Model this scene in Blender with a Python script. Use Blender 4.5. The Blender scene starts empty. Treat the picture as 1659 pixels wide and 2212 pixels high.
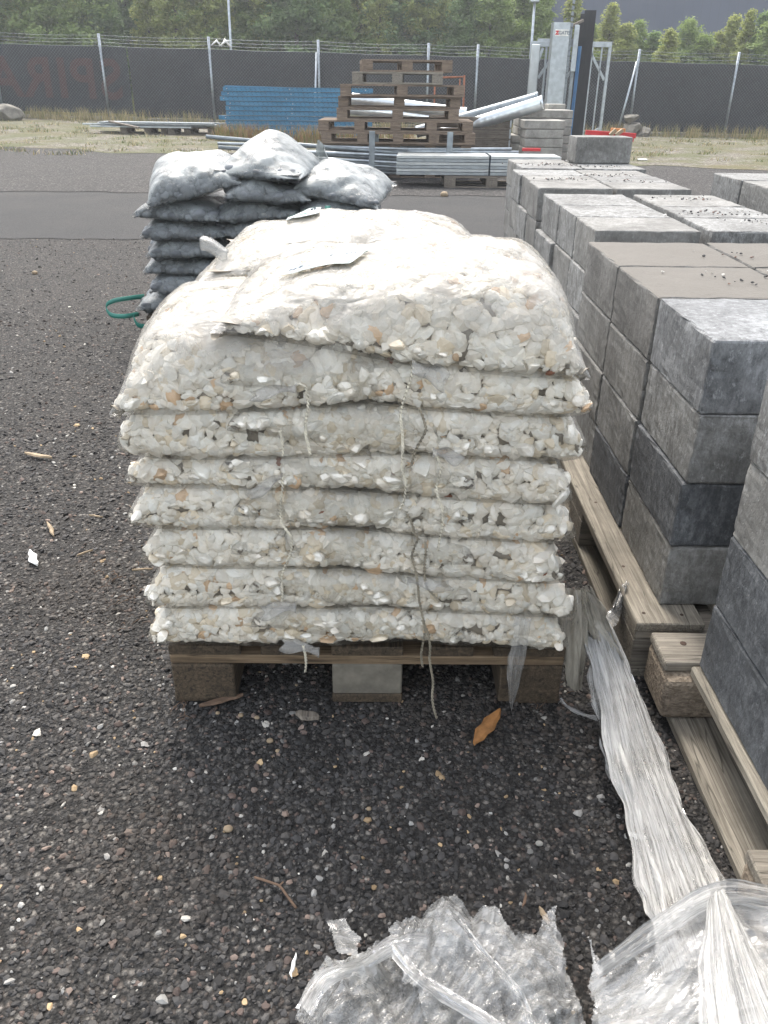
import bpy, bmesh, math, random
import numpy as np
from mathutils import Vector, Matrix
R_ = math.radians
random.seed(7); rng = np.random.default_rng(7)
SC = bpy.context.scene
COL = SC.collection

# ------------------------------------------------------------ camera, sky, sun
F = 1740.; PX = 829.5; PY = 1106.; CH = 1.14
PITCH = math.atan((1106 - 185) / F); ROLL = R_(.6)
cf = Vector((0, math.cos(PITCH), -math.sin(PITCH)))
u0 = Vector((0, math.sin(PITCH), math.cos(PITCH))); r0 = Vector((1, 0, 0))
cr = r0 * math.cos(ROLL) + u0 * math.sin(ROLL); cu = u0 * math.cos(ROLL) - r0 * math.sin(ROLL)
cd = bpy.data.cameras.new('camera'); cam = bpy.data.objects.new('camera', cd); COL.objects.link(cam)
M = Matrix((cr, cu, -cf)).transposed().to_4x4(); M.translation = (0, 0, CH); cam.matrix_world = M
cd.sensor_width = 36; cd.sensor_fit = 'AUTO'; cd.lens = 36 * F / 2212; cd.clip_start = .02; cd.clip_end = 2000
SC.camera = cam
SUN_EL = 54; SUN_AZ = -12          # azimuth: degrees east of +Y
w = bpy.data.worlds.new('World'); SC.world = w; w.use_nodes = True
nt = w.node_tree; sky = nt.nodes.new('ShaderNodeTexSky'); sky.sky_type = 'NISHITA'; sky.sun_disc = False
sky.sun_elevation = R_(SUN_EL); sky.sun_rotation = R_(SUN_AZ); sky.dust_density = 3; sky.air_density = 1.2
bg = nt.nodes['Background']; bg.inputs[1].default_value = .15
hs_ = nt.nodes.new('ShaderNodeHueSaturation'); hs_.inputs['Saturation'].default_value = .42; nt.links.new(sky.outputs[0], hs_.inputs['Color']); wt_ = nt.nodes.new('ShaderNodeMix'); wt_.data_type = 'RGBA'; wt_.blend_type = 'MULTIPLY'; wt_.inputs[0].default_value = 1; wt_.inputs[7].default_value = (1.03, 1., .955, 1); nt.links.new(hs_.outputs[0], wt_.inputs[6]); nt.links.new(wt_.outputs[2], bg.inputs[0])   # thin cloud veil
sl = bpy.data.lights.new('sun', 'SUN'); sl.energy = .8; sl.angle = R_(22); sl.color = (1, .95, .88)
so = bpy.data.objects.new('sun', sl); COL.objects.link(so)
sd = Vector((math.sin(R_(SUN_AZ)) * math.cos(R_(SUN_EL)), math.cos(R_(SUN_AZ)) * math.cos(R_(SUN_EL)), math.sin(R_(SUN_EL))))
so.rotation_euler = sd.to_track_quat('Z', 'Y').to_euler(); so.location = (0, 0, 30)
SC.view_settings.view_transform = 'Standard'; SC.view_settings.look = 'None'; SC.view_settings.exposure = 1.82
SC.cycles.transparent_max_bounces = 24; SC.cycles.max_bounces = 6; SC.cycles.transmission_bounces = 4
SC.cycles.use_denoising = True

def ray(x, y): return cf + cr * ((x - PX) / F) + cu * ((PY - y) / F)
def gz(x, y, z=0.):
    d = ray(x, y); t = (z - CH) / d[2]; return Vector((d[0] * t, d[1] * t, z))
def at(x, y, Y):
    d = ray(x, y); t = Y / d[1]; return Vector((d[0] * t, Y, CH + d[2] * t))
def ground(x, y):
    t = min(max((y - 13) / 12, 0), 1); t = t * t * (3 - 2 * t)
    return t * (.1 - .016 * max(-14, min(14, x)))

# ------------------------------------------------------------ materials
class NT:
    def __init__(s, name):
        s.m = bpy.data.materials.new(name); s.m.use_nodes = True; s.t = s.m.node_tree
        s.b = s.t.nodes['Principled BSDF']; s.out = s.t.nodes['Material Output']
    def n(s, typ, **k):
        nd = s.t.nodes.new(typ)
        for a, v in k.items(): setattr(nd, a, v)
        return nd
    def l(s, a, b): s.t.links.new(a, b)
    def coord(s, scale=(1, 1, 1), kind='Object', rnd=True, rot=(0, 0, 0)):
        tc = s.n('ShaderNodeTexCoord'); mp = s.n('ShaderNodeMapping'); mp.inputs['Scale'].default_value = scale
        mp.inputs['Rotation'].default_value = rot
        s.l(tc.outputs[kind], mp.inputs[0])
        if rnd:
            oi = s.n('ShaderNodeObjectInfo'); mu = s.n('ShaderNodeMath', operation='MULTIPLY'); mu.inputs[1].default_value = 37
            s.l(oi.outputs['Random'], mu.inputs[0]); s.l(mu.outputs[0], mp.inputs['Location'])
        return mp.outputs[0]
    def noise(s, vec, scale, detail=4, rough=.55, dist=0):
        nd = s.n('ShaderNodeTexNoise'); nd.inputs['Scale'].default_value = scale; nd.inputs['Detail'].default_value = detail
        nd.inputs['Roughness'].default_value = rough; nd.inputs['Distortion'].default_value = dist
        s.l(vec, nd.inputs[0]); return nd.outputs[0]
    def vor(s, vec, scale, feature='F1', out=0):
        nd = s.n('ShaderNodeTexVoronoi', feature=feature); nd.inputs['Scale'].default_value = scale; s.l(vec, nd.inputs[0]); return nd.outputs[out]
    def ramp(s, fac, stops, interp='LINEAR'):
        nd = s.n('ShaderNodeValToRGB'); cr_ = nd.color_ramp; cr_.interpolation = interp
        while len(cr_.elements) < len(stops): cr_.elements.new(.5)
        for e, (p, c) in zip(cr_.elements, stops):
            e.position = p; e.color = (c, c, c, 1) if isinstance(c, (int, float)) else (*c, 1)
        s.l(fac, nd.inputs[0]); return nd.outputs[0]
    def mix(s, fac, a, b, mode='MIX'):
        nd = s.n('ShaderNodeMix', data_type='RGBA', blend_type=mode)
        for i, v in ((0, fac), (6, a), (7, b)):
            if isinstance(v, (int, float)): nd.inputs[i].default_value = v if i == 0 else (v, v, v, 1)
            elif isinstance(v, tuple): nd.inputs[i].default_value = (*v, 1)
            else: s.l(v, nd.inputs[i])
        return nd.outputs[2]
    def math(s, op, a, b=0.):
        nd = s.n('ShaderNodeMath', operation=op)
        for i, v in ((0, a), (1, b)):
            if isinstance(v, (int, float)): nd.inputs[i].default_value = v
            else: s.l(v, nd.inputs[i])
        return nd.outputs[0]
    def bump(s, h, dist=.01, strength=1., normal=None):
        nd = s.n('ShaderNodeBump'); nd.inputs['Distance'].default_value = dist; nd.inputs['Strength'].default_value = strength
        s.l(h, nd.inputs['Height'])
        if normal is not None: s.l(normal, nd.inputs['Normal'])
        return nd.outputs[0]
    def fin(s, col=None, rough=None, normal=None, metal=None, spec=None):
        for k, v in (('Base Color', col), ('Roughness', rough), ('Normal', normal), ('Metallic', metal), ('Specular IOR Level', spec)):
            if v is None: continue
            if isinstance(v, (int, float)): s.b.inputs[k].default_value = v
            elif isinstance(v, tuple): s.b.inputs[k].default_value = (*v, 1)
            else: s.l(v, s.b.inputs[k])
        return s.m

def plain(name, col, rough=.7, metal=0., var=.25, scale=6., bump=0., bscale=60, spec=.5):
    t = NT(name); c = t.coord(); n = t.noise(c, scale, 5)
    lo = tuple(v * (1 - var) for v in col); hi = tuple(min(1, v * (1 + var)) for v in col)
    cc = t.ramp(n, [(.3, lo), (.7, hi)])
    nm = t.bump(t.noise(c, bscale, 3), bump) if bump else None
    return t.fin(cc, rough, nm, metal, spec)

def wood(name, dark, light, axis, rough=.85, dirt=.5):
    t = NT(name); sc = [48, 48, 48]; sc[axis] = 2.2
    c = t.coord(tuple(sc)); c1 = t.coord((1, 1, 1)); s2 = [210, 210, 210]; s2[axis] = 5; c2 = t.coord(tuple(s2))
    n = t.noise(c, 1.6, 5, .6, 1.2); n2 = t.noise(c2, 1.5, 3)
    col = t.ramp(n, [(.28, dark), (.5, tuple((a + b) / 2 for a, b in zip(dark, light))), (.72, light)])
    col = t.mix(t.ramp(n2, [(.35, .45), (.6, 0.)]), col, tuple(v * .5 for v in dark), 'MIX')
    ck = t.ramp(t.noise(t.coord(tuple(sc)), .8, 2, .5, .5), [(.485, 0.), (.5, .8), (.515, 0.)]); col = t.mix(ck, col, tuple(v * .3 for v in dark))
    d = t.ramp(t.noise(c1, 7, 6, .7), [(.45, 0.), (.75, dirt)])
    col = t.mix(d, col, tuple(v * .35 for v in dark))
    return t.fin(col, rough, t.bump(t.mix(.5, n, n2), .003))

WY = wood('weathered_wood_y', (.10, .085, .07), (.30, .26, .21), 1)
WX = wood('weathered_wood_x', (.10, .085, .07), (.30, .26, .21), 0)
WYB = wood('pale_wood_y', (.16, .14, .11), (.40, .365, .30), 1, dirt=.5)
WXB = wood('pale_wood_x', (.15, .13, .105), (.38, .345, .285), 0, dirt=.5)
WYD = wood('damp_wood_y', (.035, .026, .017), (.15, .11, .07), 1)
WXD = wood('damp_wood_x', (.09, .06, .035), (.36, .26, .16), 0)
WXO = wood('brown_wood_x', (.13, .095, .07), (.34, .26, .19), 0, dirt=.3)
WYO = wood('brown_wood_y', (.13, .095, .07), (.34, .26, .19), 1, dirt=.3)

def make_concrete(name, base, white, wamt, tan=None, dark=.45, wlo=.47):
    t = NT(name); c = t.coord((1, 1, 1)); cs = t.coord((20, 20, 10))
    n = t.noise(c, 7, 6, .65); f = t.noise(c, 120, 4, .7); st = t.noise(cs, 3, 7, .78)
    lo = tuple(v * (1 - dark) for v in base); hi = tuple(v * 1.35 for v in base)
    col = t.ramp(n, [(.3, lo), (.7, hi)])
    col = t.mix(t.ramp(f, [(.3, .5), (.55, 0.)]), col, lo)
    wn = t.math('MULTIPLY', t.ramp(st, [(wlo - .03, 0.), (wlo + .22, 1.)]), t.ramp(t.noise(c, 3.5, 3), [(.38, wamt * .35), (.62, 1.)]))
    col = t.mix(t.math('MULTIPLY', wn, wamt * .52), col, white)
    sk = t.ramp(t.noise(t.coord((1, 1, .6)), 70, 5, .8), [(.56, 0.), (.66, .3)]); col = t.mix(t.math('MULTIPLY', sk, wamt), col, white)
    if tan:     # dusty film on the upward side
        g = t.n('ShaderNodeNewGeometry'); sp = t.n('ShaderNodeSeparateXYZ'); t.l(g.outputs['Normal'], sp.inputs[0])
        up = t.ramp(sp.outputs[2], [(.6, 0.), (.95, .85)])
        col = t.mix(up, col, tan)
        pit = t.ramp(t.vor(c, 150), [(.0, .6), (.25, 0.)]); col = t.mix(t.math('MULTIPLY', pit, .5), col, lo)
    pits = t.ramp(t.vor(c, 95), [(0, 0.), (.22, 1.)])
    return t.fin(col, .82, t.bump(t.mix(.35, f, pits), .0022))
CB = [make_concrete('concrete_grey', (.165, .162, .152), (.52, .53, .52), .8),
      make_concrete('concrete_streaked', (.145, .144, .138), (.60, .62, .62), 1.),
      make_concrete('concrete_dusty', (.13, .127, .12), (.46, .46, .44), .6, (.115, .105, .09)),
      make_concrete('concrete_dark', (.065, .07, .077), (.42, .44, .46), .65),
      make_concrete('concrete_white_top', (.12, .125, .13), (.60, .62, .63), 1., None, .5, .40)]
CPALE = make_concrete('concrete_pale', (.30, .29, .26), (.5, .5, .47), .3)
ROCK = make_concrete('rock', (.20, .185, .155), (.35, .33, .28), .4, dark=.6)

GALV = plain('galvanised_steel', (.42, .46, .49), .38, .75, .2, 9, .0008)
GALVD = plain('dull_galvanised_steel', (.24, .27, .29), .5, .6, .25, 9, .0008)
SHEET = plain('bright_zinc_sheet', (.66, .70, .72), .3, .8, .12, 5, .001)
BLUE = plain('blue_paint', (.03, .17, .31), .45, 0, .2, 4)
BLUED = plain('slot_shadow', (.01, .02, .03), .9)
RED = plain('red_paint', (.55, .03, .035), .5, 0, .2, 5)
RUST = plain('rusty_steel', (.25, .09, .045), .8, 0, .3, 12, .001)
BLACKP = plain('black_panel', (.012, .014, .018), .55, 0, .2, 3)
BLUEP = plain('blue_strip', (.04, .14, .3), .5)
WHITEP = plain('white_plastic', (.75, .75, .72), .45)
ORANGE = plain('orange_wood', (.55, .22, .07), .7)
GREEN = plain('green_strap', (.03, .19, .15), .45)
TWINE = plain('twine', (.72, .67, .55), .9, 0, .4, 40)
TWINED = plain('dirty_twine', (.28, .25, .19), .9, 0, .4, 40)
BARK = plain('bark', (.10, .085, .07), .9, 0, .4, 8, .004)
INK = plain('label_ink', (.16, .19, .22), .8); INKG = plain('green_ink', (.12, .32, .26), .7)
PAPER = plain('label_paper', (.72, .76, .74), .5, 0, .05)
NAIL = plain('nail_head', (.07, .045, .035), .7, .5)
LEAFB = plain('dry_leaf', (.32, .15, .05), .75, 0, .4, 40)
CHIP = plain('wood_splinter', (.30, .23, .15), .8, 0, .3, 40)
TWIG = plain('twig_bark', (.14, .09, .06), .9, 0, .3, 40)

def attr_mat(name, rough=.6, tint=None, spec=.5, bscale=250, bd=.0008, sss=False):
    t = NT(name); a = t.n('ShaderNodeAttribute'); a.attribute_name = 'Col'
    c = t.coord((1, 1, 1), rnd=False); n = t.noise(c, bscale * .25, 4)
    col = t.mix(t.ramp(n, [(.35, .35), (.65, 0.)]), a.outputs[0], tint or (.5, .45, .38), 'MULTIPLY')
    return t.fin(col, rough, t.bump(t.noise(c, bscale, 3), bd), None, spec)
STONE = attr_mat('marble_chippings', .5, (.80, .70, .55)); PEBBLE = attr_mat('grey_pebbles', .6, (.6, .6, .6))
GRAV = attr_mat('gravel_stones', .75, (.55, .5, .45), .35)

def film_mat(name, milk=(.86, .85, .82), base=.05, droplets=.5, rough=.16, wrink=1., lumps=0., gl_amt=.5):
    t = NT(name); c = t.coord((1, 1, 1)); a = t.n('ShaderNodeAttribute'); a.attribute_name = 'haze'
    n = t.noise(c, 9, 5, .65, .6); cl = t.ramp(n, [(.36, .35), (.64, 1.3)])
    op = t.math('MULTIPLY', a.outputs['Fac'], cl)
    fine = t.vor(t.coord((1, 1, 1)), 330); dr = t.ramp(fine, [(.10, 1.), (.22, 0.)])
    dmask = t.ramp(t.noise(c, 16, 4, .6), [(.48, 0.), (.62, 1.)])
    drops = t.math('MULTIPLY', dr, dmask)
    op = t.math('ADD', op, base); op = t.math('ADD', op, t.math('MULTIPLY', drops, .35 * droplets))
    op = t.math('MINIMUM', op, .9)
    cw = t.coord((1, 1, 1)); wr = t.noise(cw, 26, 5, .6, 2.2)
    rg = t.n('ShaderNodeTexNoise'); rg.noise_type = 'RIDGED_MULTIFRACTAL'; rg.inputs['Scale'].default_value = 11; rg.inputs['Detail'].default_value = 3; rg.inputs['Distortion'].default_value = .8
    t.l(c, rg.inputs[0])
    nb = t.bump(wr, .004 * wrink)
    if lumps:
        vs = t.n('ShaderNodeTexVoronoi', feature='SMOOTH_F1'); vs.inputs['Scale'].default_value = lumps; t.l(t.n('ShaderNodeTexCoord').outputs['Object'], vs.inputs[0]); nb = t.bump(t.math('SUBTRACT', 1., vs.outputs[0]), .16 / lumps, 1., nb)
    nb = t.bump(rg.outputs[0], .005 * wrink, .9, nb); nb = t.bump(drops, .0012, .8, nb)
    t.fin(milk, .35, nb); t.b.inputs['Specular IOR Level'].default_value = .3
    tr = t.n('ShaderNodeBsdfTransparent'); tr.inputs[0].default_value = (.97, .97, .965, 1)
    m1 = t.n('ShaderNodeMixShader'); t.l(op, m1.inputs[0]); t.l(tr.outputs[0], m1.inputs[1]); t.l(t.b.outputs[0], m1.inputs[2])
    gl = t.n('ShaderNodeBsdfGlossy'); gl.inputs['Roughness'].default_value = rough; t.l(nb, gl.inputs['Normal'])
    fr = t.n('ShaderNodeFresnel'); fr.inputs[0].default_value = 1.42; t.l(nb, fr.inputs['Normal'])
    m2 = t.n('ShaderNodeMixShader'); t.l(t.math('MULTIPLY', fr.outputs[0], gl_amt), m2.inputs[0]); t.l(m1.outputs[0], m2.inputs[1]); t.l(gl.outputs[0], m2.inputs[2])
    t.l(m2.outputs[0], t.out.inputs[0]); return t.m
FILM = film_mat('clear_bag_film', (.42, .405, .37), .02); FILMB = film_mat('milky_sheen_bag_film', (.34, .37, .37), .06, .1, .36, .7, 22., .35)
FLAPT = film_mat('clear_mouth_film', (.60, .59, .56), .10, .3, .12, .6)
FLAP = film_mat('bag_mouth_film', (.80, .80, .78), .38, .2, .2, .8)

def wrap_mat(name, col=(.86, .87, .88), lo=.25, hi=.95, stretch=(60, 2.5, 1), kind='UV', dirty=.25, bd=.0022, gr=.2, dst=.4):
    t = NT(name); c = t.coord(stretch, kind, rnd=False); c0 = t.coord((1, 1, 1), rnd=False)
    st = t.noise(c, 1., 5, .7, dst); fine = t.noise(t.coord(tuple(v * 3 for v in stretch), kind, rnd=False), 1., 3)
    n = t.noise(c0, 14, 4)
    op = t.math('ADD', t.ramp(st, [(.30, lo), (.72, hi)]), t.ramp(n, [(.3, -.0), (.7, .12)]))
    op = t.math('MINIMUM', op, 1.)
    cc = t.mix(t.ramp(t.noise(c0, 9, 5), [(.5, 0.), (.72, dirty)]), col, (.42, .38, .24))
    nb = t.bump(t.mix(.5, st, fine), bd); t.fin(cc, .4, nb)
    tr = t.n('ShaderNodeBsdfTransparent'); tr.inputs[0].default_value = (.96, .96, .96, 1)
    m1 = t.n('ShaderNodeMixShader'); t.l(op, m1.inputs[0]); t.l(tr.outputs[0], m1.inputs[1]); t.l(t.b.outputs[0], m1.inputs[2])
    gl = t.n('ShaderNodeBsdfGlossy'); gl.inputs['Roughness'].default_value = gr; t.l(nb, gl.inputs['Normal'])
    fr = t.n('ShaderNodeFresnel'); fr.inputs[0].default_value = 1.55
    m2 = t.n('ShaderNodeMixShader'); t.l(fr.outputs[0], m2.inputs[0]); t.l(m1.outputs[0], m2.inputs[1]); t.l(gl.outputs[0], m2.inputs[2])
    t.l(m2.outputs[0], t.out.inputs[0]); return t.m
WRAP = wrap_mat('stretch_wrap', (.74, .74, .72), lo=.08, hi=.60, stretch=(42, 9, 1), gr=.14, dst=1.3); WRAPC = wrap_mat('crumpled_wrap', (.74, .74, .72), lo=.06, hi=.40, stretch=(9, 45, 9), gr=.12, kind='Object')
WRAPD = wrap_mat('dirty_wrap', (.45, .42, .35), .25, .8, (30, 30, 8), 'Object', .6)

# ------------------------------------------------------------ mesh helpers
def link(name, me, parent=None):
    o = bpy.data.objects.new(name, me); COL.objects.link(o)
    if parent is not None: o.parent = parent
    return o
def npmesh(name, V, Fc, mats, parent=None, colors=None, smooth=False, attrs=None, midx=None, uv=None):
    """V (n,3); Fc (m,k) all faces of k corners"""
    V = np.asarray(V, dtype=np.float32); Fc = np.asarray(Fc, dtype=np.int32); m, k = Fc.shape
    me = bpy.data.meshes.new(name); me.vertices.add(len(V)); me.vertices.foreach_set('co', V.ravel())
    me.loops.add(m * k); me.loops.foreach_set('vertex_index', Fc.ravel())
    me.polygons.add(m); me.polygons.foreach_set('loop_start', np.arange(0, m * k, k, dtype=np.int32))
    me.polygons.foreach_set('use_smooth', np.full(m, smooth))
    if midx is not None: me.polygons.foreach_set('material_index', np.asarray(midx, dtype=np.int32))
    for mt in (mats if isinstance(mats, (list, tuple)) else [mats]): me.materials.append(mt)
    me.update(calc_edges=True); me.validate()
    if colors is not None:
        a = me.attributes.new('Col', 'FLOAT_COLOR', 'POINT'); a.data.foreach_set('color', np.asarray(colors, dtype=np.float32).ravel())
    for kx, vx in (attrs or {}).items():
        a = me.attributes.new(kx, 'FLOAT', 'POINT'); a.data.foreach_set('value', np.asarray(vx, dtype=np.float32).ravel())
    if uv is not None:
        l = me.uv_layers.new(name='UVMap'); l.data.foreach_set('uv', np.asarray(uv, dtype=np.float32)[Fc.ravel()].ravel())
    return link(name, me, parent)
class MB:
    def __init__(s): s.bm = bmesh.new()
    def box(s, lo, hi, bev=0., mi=0, rot=None, piv=None):
        b = bmesh.new(); lo = Vector(lo); hi = Vector(hi); c = (lo + hi) / 2; d = hi - lo
        bmesh.ops.create_cube(b, size=1, matrix=Matrix.Translation(c) @ Matrix.Diagonal((*d, 1)))
        if bev: bmesh.ops.bevel(b, geom=b.edges[:], offset=bev, segments=2 if bev > .004 else 1, affect='EDGES', profile=.5)
        if rot is not None: bmesh.ops.transform(b, matrix=Matrix.Translation(piv or c) @ rot @ Matrix.Translation(-(piv or c)), verts=b.verts[:])
        for f in b.faces: f.material_index = mi
        t = bpy.data.meshes.new('t'); b.to_mesh(t); b.free(); s.bm.from_mesh(t); bpy.data.meshes.remove(t); return s
    def tube(s, pts, r, n=8, mi=0, smooth=True):
        pts = [Vector(p) for p in pts]; rs = r if isinstance(r, (list, tuple)) else [r] * len(pts); rings = []
        for i, p in enumerate(pts):
            d = (pts[min(i + 1, len(pts) - 1)] - pts[max(i - 1, 0)]).normalized()
            a = Vector((0, 0, 1)) if abs(d.z) < .9 else Vector((1, 0, 0)); x = d.cross(a).normalized(); y = d.cross(x)
            rings.append([s.bm.verts.new(p + (x * math.cos(2 * math.pi * k / n) + y * math.sin(2 * math.pi * k / n)) * rs[i]) for k in range(n)])
        for a, b in zip(rings, rings[1:]):
            for k in range(n):
                f = s.bm.faces.new((a[k], a[(k + 1) % n], b[(k + 1) % n], b[k])); f.smooth = smooth; f.material_index = mi
        for q in (rings[0][::-1], rings[-1]):
            f = s.bm.faces.new(q); f.material_index = mi
        return s
    def build(s, name, mats, parent=None):
        bmesh.ops.recalc_face_normals(s.bm, faces=s.bm.faces[:])
        me = bpy.data.meshes.new(name); s.bm.to_mesh(me); s.bm.free()
        for m in (mats if isinstance(mats, (list, tuple)) else [mats]): me.materials.append(m)
        return link(name, me, parent)
def tag(o, label=None, cat=None, group=None, kind=None):
    if label:
        o['label'] = label
    if cat: o['category'] = cat
    if group: o['group'] = group
    if kind: o['kind'] = kind
    return o
def empty(name, loc, rz=0):
    o = bpy.data.objects.new(name, None); COL.objects.link(o); o.location = loc; o.rotation_euler = (0, 0, rz); o.empty_display_size = .1; return o
def copy_tree(o, parent=None):
    c = o.copy(); COL.objects.link(c)
    if parent is not None: c.parent = parent
    for ch in list(o.children): copy_tree(ch, c)
    return c
ORD = ['first', 'second', 'third', 'fourth', 'fifth', 'sixth', 'seventh', 'eighth', 'ninth', 'tenth', 'eleventh', 'twelfth', 'thirteenth', 'fourteenth',
       'fifteenth', 'sixteenth', 'seventeenth', 'eighteenth', 'nineteenth', 'twentieth'] + ['twenty-' + q for q in ('first', 'second', 'third', 'fourth', 'fifth', 'sixth', 'seventh', 'eighth', 'ninth')] + ['thirtieth']

# stone library --------------------------------------------------
def ico(sub):
    b = bmesh.new(); bmesh.ops.create_icosphere(b, subdivisions=sub, radius=1); b.verts.ensure_lookup_table()
    v = np.array([x.co[:] for x in b.verts]); f = np.array([[q.index for q in x.verts] for x in b.faces]); b.free(); return v, f
def stone_lib(n, sub, cuts=11, rnd=False):
    v0, f = ico(sub); L = []
    for i in range(n):
        v = v0.copy() * np.array([1, rng.uniform(.58, .9), rng.uniform(.30, .5)]) if not rnd else v0.copy() * np.array([1, rng.uniform(.75, .95), rng.uniform(.5, .7)])
        for k in range(cuts):
            d = rng.normal(size=3); d /= np.linalg.norm(d); ext = (v @ d).max(); lim = ext * rng.uniform(.55, .88) if not rnd else ext * rng.uniform(.88, .97)
            e = np.maximum(v @ d - lim, 0); v -= e[:, None] * d
        v += rng.normal(size=v.shape) * .015
        L.append(v)
    return L, f
SL, SF = stone_lib(14, 2); PL, PF = stone_lib(8, 2, 5, True); GL_, GF = stone_lib(10, 1, 4)
def scatter_stones(P, N, size, lib, fc, tilt=.5, sink=.3, cols=None):
    """P (n,3) points, N (n,3) normals: stones lying flat against the surface"""
    n = len(P); idx = rng.integers(0, len(lib), n); nv = len(lib[0]); Lb = np.stack(lib)[idx] * size[:, None, None]
    N = N + rng.normal(size=N.shape) * tilt * .5; N /= np.linalg.norm(N, axis=1)[:, None]
    a = rng.normal(size=N.shape); X = np.cross(N, a); X /= np.linalg.norm(X, axis=1)[:, None]; Y = np.cross(N, X)
    V = Lb[:, :, 0:1] * X[:, None] + Lb[:, :, 1:2] * Y[:, None] + Lb[:, :, 2:3] * N[:, None]
    ext = (V * N[:, None]).sum(2).max(1)
    V = V + (P - N * (ext * sink)[:, None])[:, None]
    Fa = fc[None] + (np.arange(n) * nv)[:, None, None]
    C = np.repeat(cols, nv, axis=0) if cols is not None else None
    return V.reshape(-1, 3), Fa.reshape(-1, 3), C
def marble_cols(n, dirt=0.):
    base = np.ones((n, 4)); g = rng.uniform(.74, .93, n); warm = rng.uniform(.88, .965, n)
    base[:, 0] = g; base[:, 1] = g * (.5 + .5 * warm); base[:, 2] = g * warm * .945
    r = rng.random(n); k = r < .10 + dirt; base[k, :3] = np.array([.80, .71, .56]) * rng.uniform(.8, 1.1, (k.sum(), 1))
    k = r < .018 + dirt * .25; base[k, :3] = np.array([.72, .52, .34]) * rng.uniform(.7, 1.1, (k.sum(), 1))
    k = r < .0025; base[k, :3] = np.array([.26, .10, .05])
    return base
def pebble_cols(n):
    base = np.ones((n, 4)); g = rng.uniform(.09, .24, n); base[:, 0] = g * .92; base[:, 1] = g; base[:, 2] = g * 1.08; return base

# ------------------------------------------------------------ GROUND (structure)
def grid_sheet(name, xs, ys, zf, mat):
    V = [(x(y) if callable(x) else x, y, zf(x, y)) for y in ys for x in xs]; nx = len(xs)
    Fq = [(j * nx + i, j * nx + i + 1, (j + 1) * nx + i + 1, (j + 1) * nx + i) for j in range(len(ys) - 1) for i in range(nx - 1)]
    return tag(npmesh(name, V, Fq, mat, smooth=True), kind='structure')
def gravel_mat(name, stops, scale=95, bd=.008, lightamt=.08, brown=(.058, .05, .042), patch=.5):
    t = NT(name); c = t.coord((1, 1, 1), rnd=False)
    v = t.n('ShaderNodeTexVoronoi'); v.inputs['Scale'].default_value = scale; t.l(c, v.inputs[0])
    v2 = t.n('ShaderNodeTexVoronoi'); v2.inputs['Scale'].default_value = scale * 2.3; t.l(c, v2.inputs[0])
    sp = t.n('ShaderNodeSeparateColor'); t.l(v.outputs['Color'], sp.inputs[0]); sp2 = t.n('ShaderNodeSeparateColor'); t.l(v2.outputs['Color'], sp2.inputs[0])
    col = t.ramp(sp.outputs[0], stops); col2 = t.ramp(sp2.outputs[0], stops); col = t.mix(.45, col, col2)
    edge = t.ramp(v.outputs[0], [(.25, 0.), (.62, .8)]); col = t.mix(edge, col, tuple(q * .35 for q in stops[0][1]))
    pn = t.ramp(t.noise(c, 1.3, 6, .65), [(.42, 0.), (.7, patch)]); col = t.mix(pn, col, brown)
    h = t.math('SUBTRACT', 1., v.outputs[0]); h2 = t.math('SUBTRACT', 1., v2.outputs[0])
    return t.fin(col, .85, t.bump(t.mix(.4, h, h2), bd), None, .3)
G1 = gravel_mat('dark_gravel', [(0, (.022, .022, .022)), (.55, (.055, .053, .051)), (.8, (.10, .096, .09)), (.9, (.12, .095, .08)), (.97, (.32, .30, .27))], 95, patch=.25)
ASPH = gravel_mat('asphalt', [(0, (.045, .045, .046)), (.6, (.062, .062, .063)), (.95, (.11, .11, .11))], 160, .005, patch=.55, brown=(.06, .057, .054))
G2 = gravel_mat('far_gravel', [(0, (.025, .024, .024)), (.5, (.05, .047, .046)), (.8, (.10, .095, .09)), (.95, (.24, .225, .215))], 42, .012, brown=(.06, .055, .048), patch=.25)
t = NT('grassy_verge'); c = t.coord((1, 1, 1), rnd=False); v = t.vor(c, 30, out=1); sp = t.n('ShaderNodeSeparateColor'); t.l(v, sp.inputs[0])
col = t.ramp(sp.outputs[0], [(0, (.055, .046, .034)), (.5, (.115, .10, .078)), (.9, (.26, .24, .205))])
gm = t.ramp(t.noise(c, 1.1, 7, .7), [(.42, 0.), (.56, .85)]); col = t.mix(gm, col, (.075, .082, .025))
gm2 = t.ramp(t.noise(t.coord((1, 1.5, 1), rnd=False), .6, 5, .7), [(.5, 0.), (.62, .7)]); col = t.mix(gm2, col, (.12, .10, .045))
VERGE = t.fin(col, .95, t.bump(t.noise(c, 40, 4), .02))
xs = [-300, -120, -60, -30] + list(range(-20, 21, 2)) + [30, 60, 120, 300]
ys = [-60, -10, 0, 4, 8, 12] + [13 + .75 * i for i in range(17)] + [30, 40, 60, 100, 200, 400]
grid_sheet('ground', xs, ys, lambda x, y: ground(x, y), G1)

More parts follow.
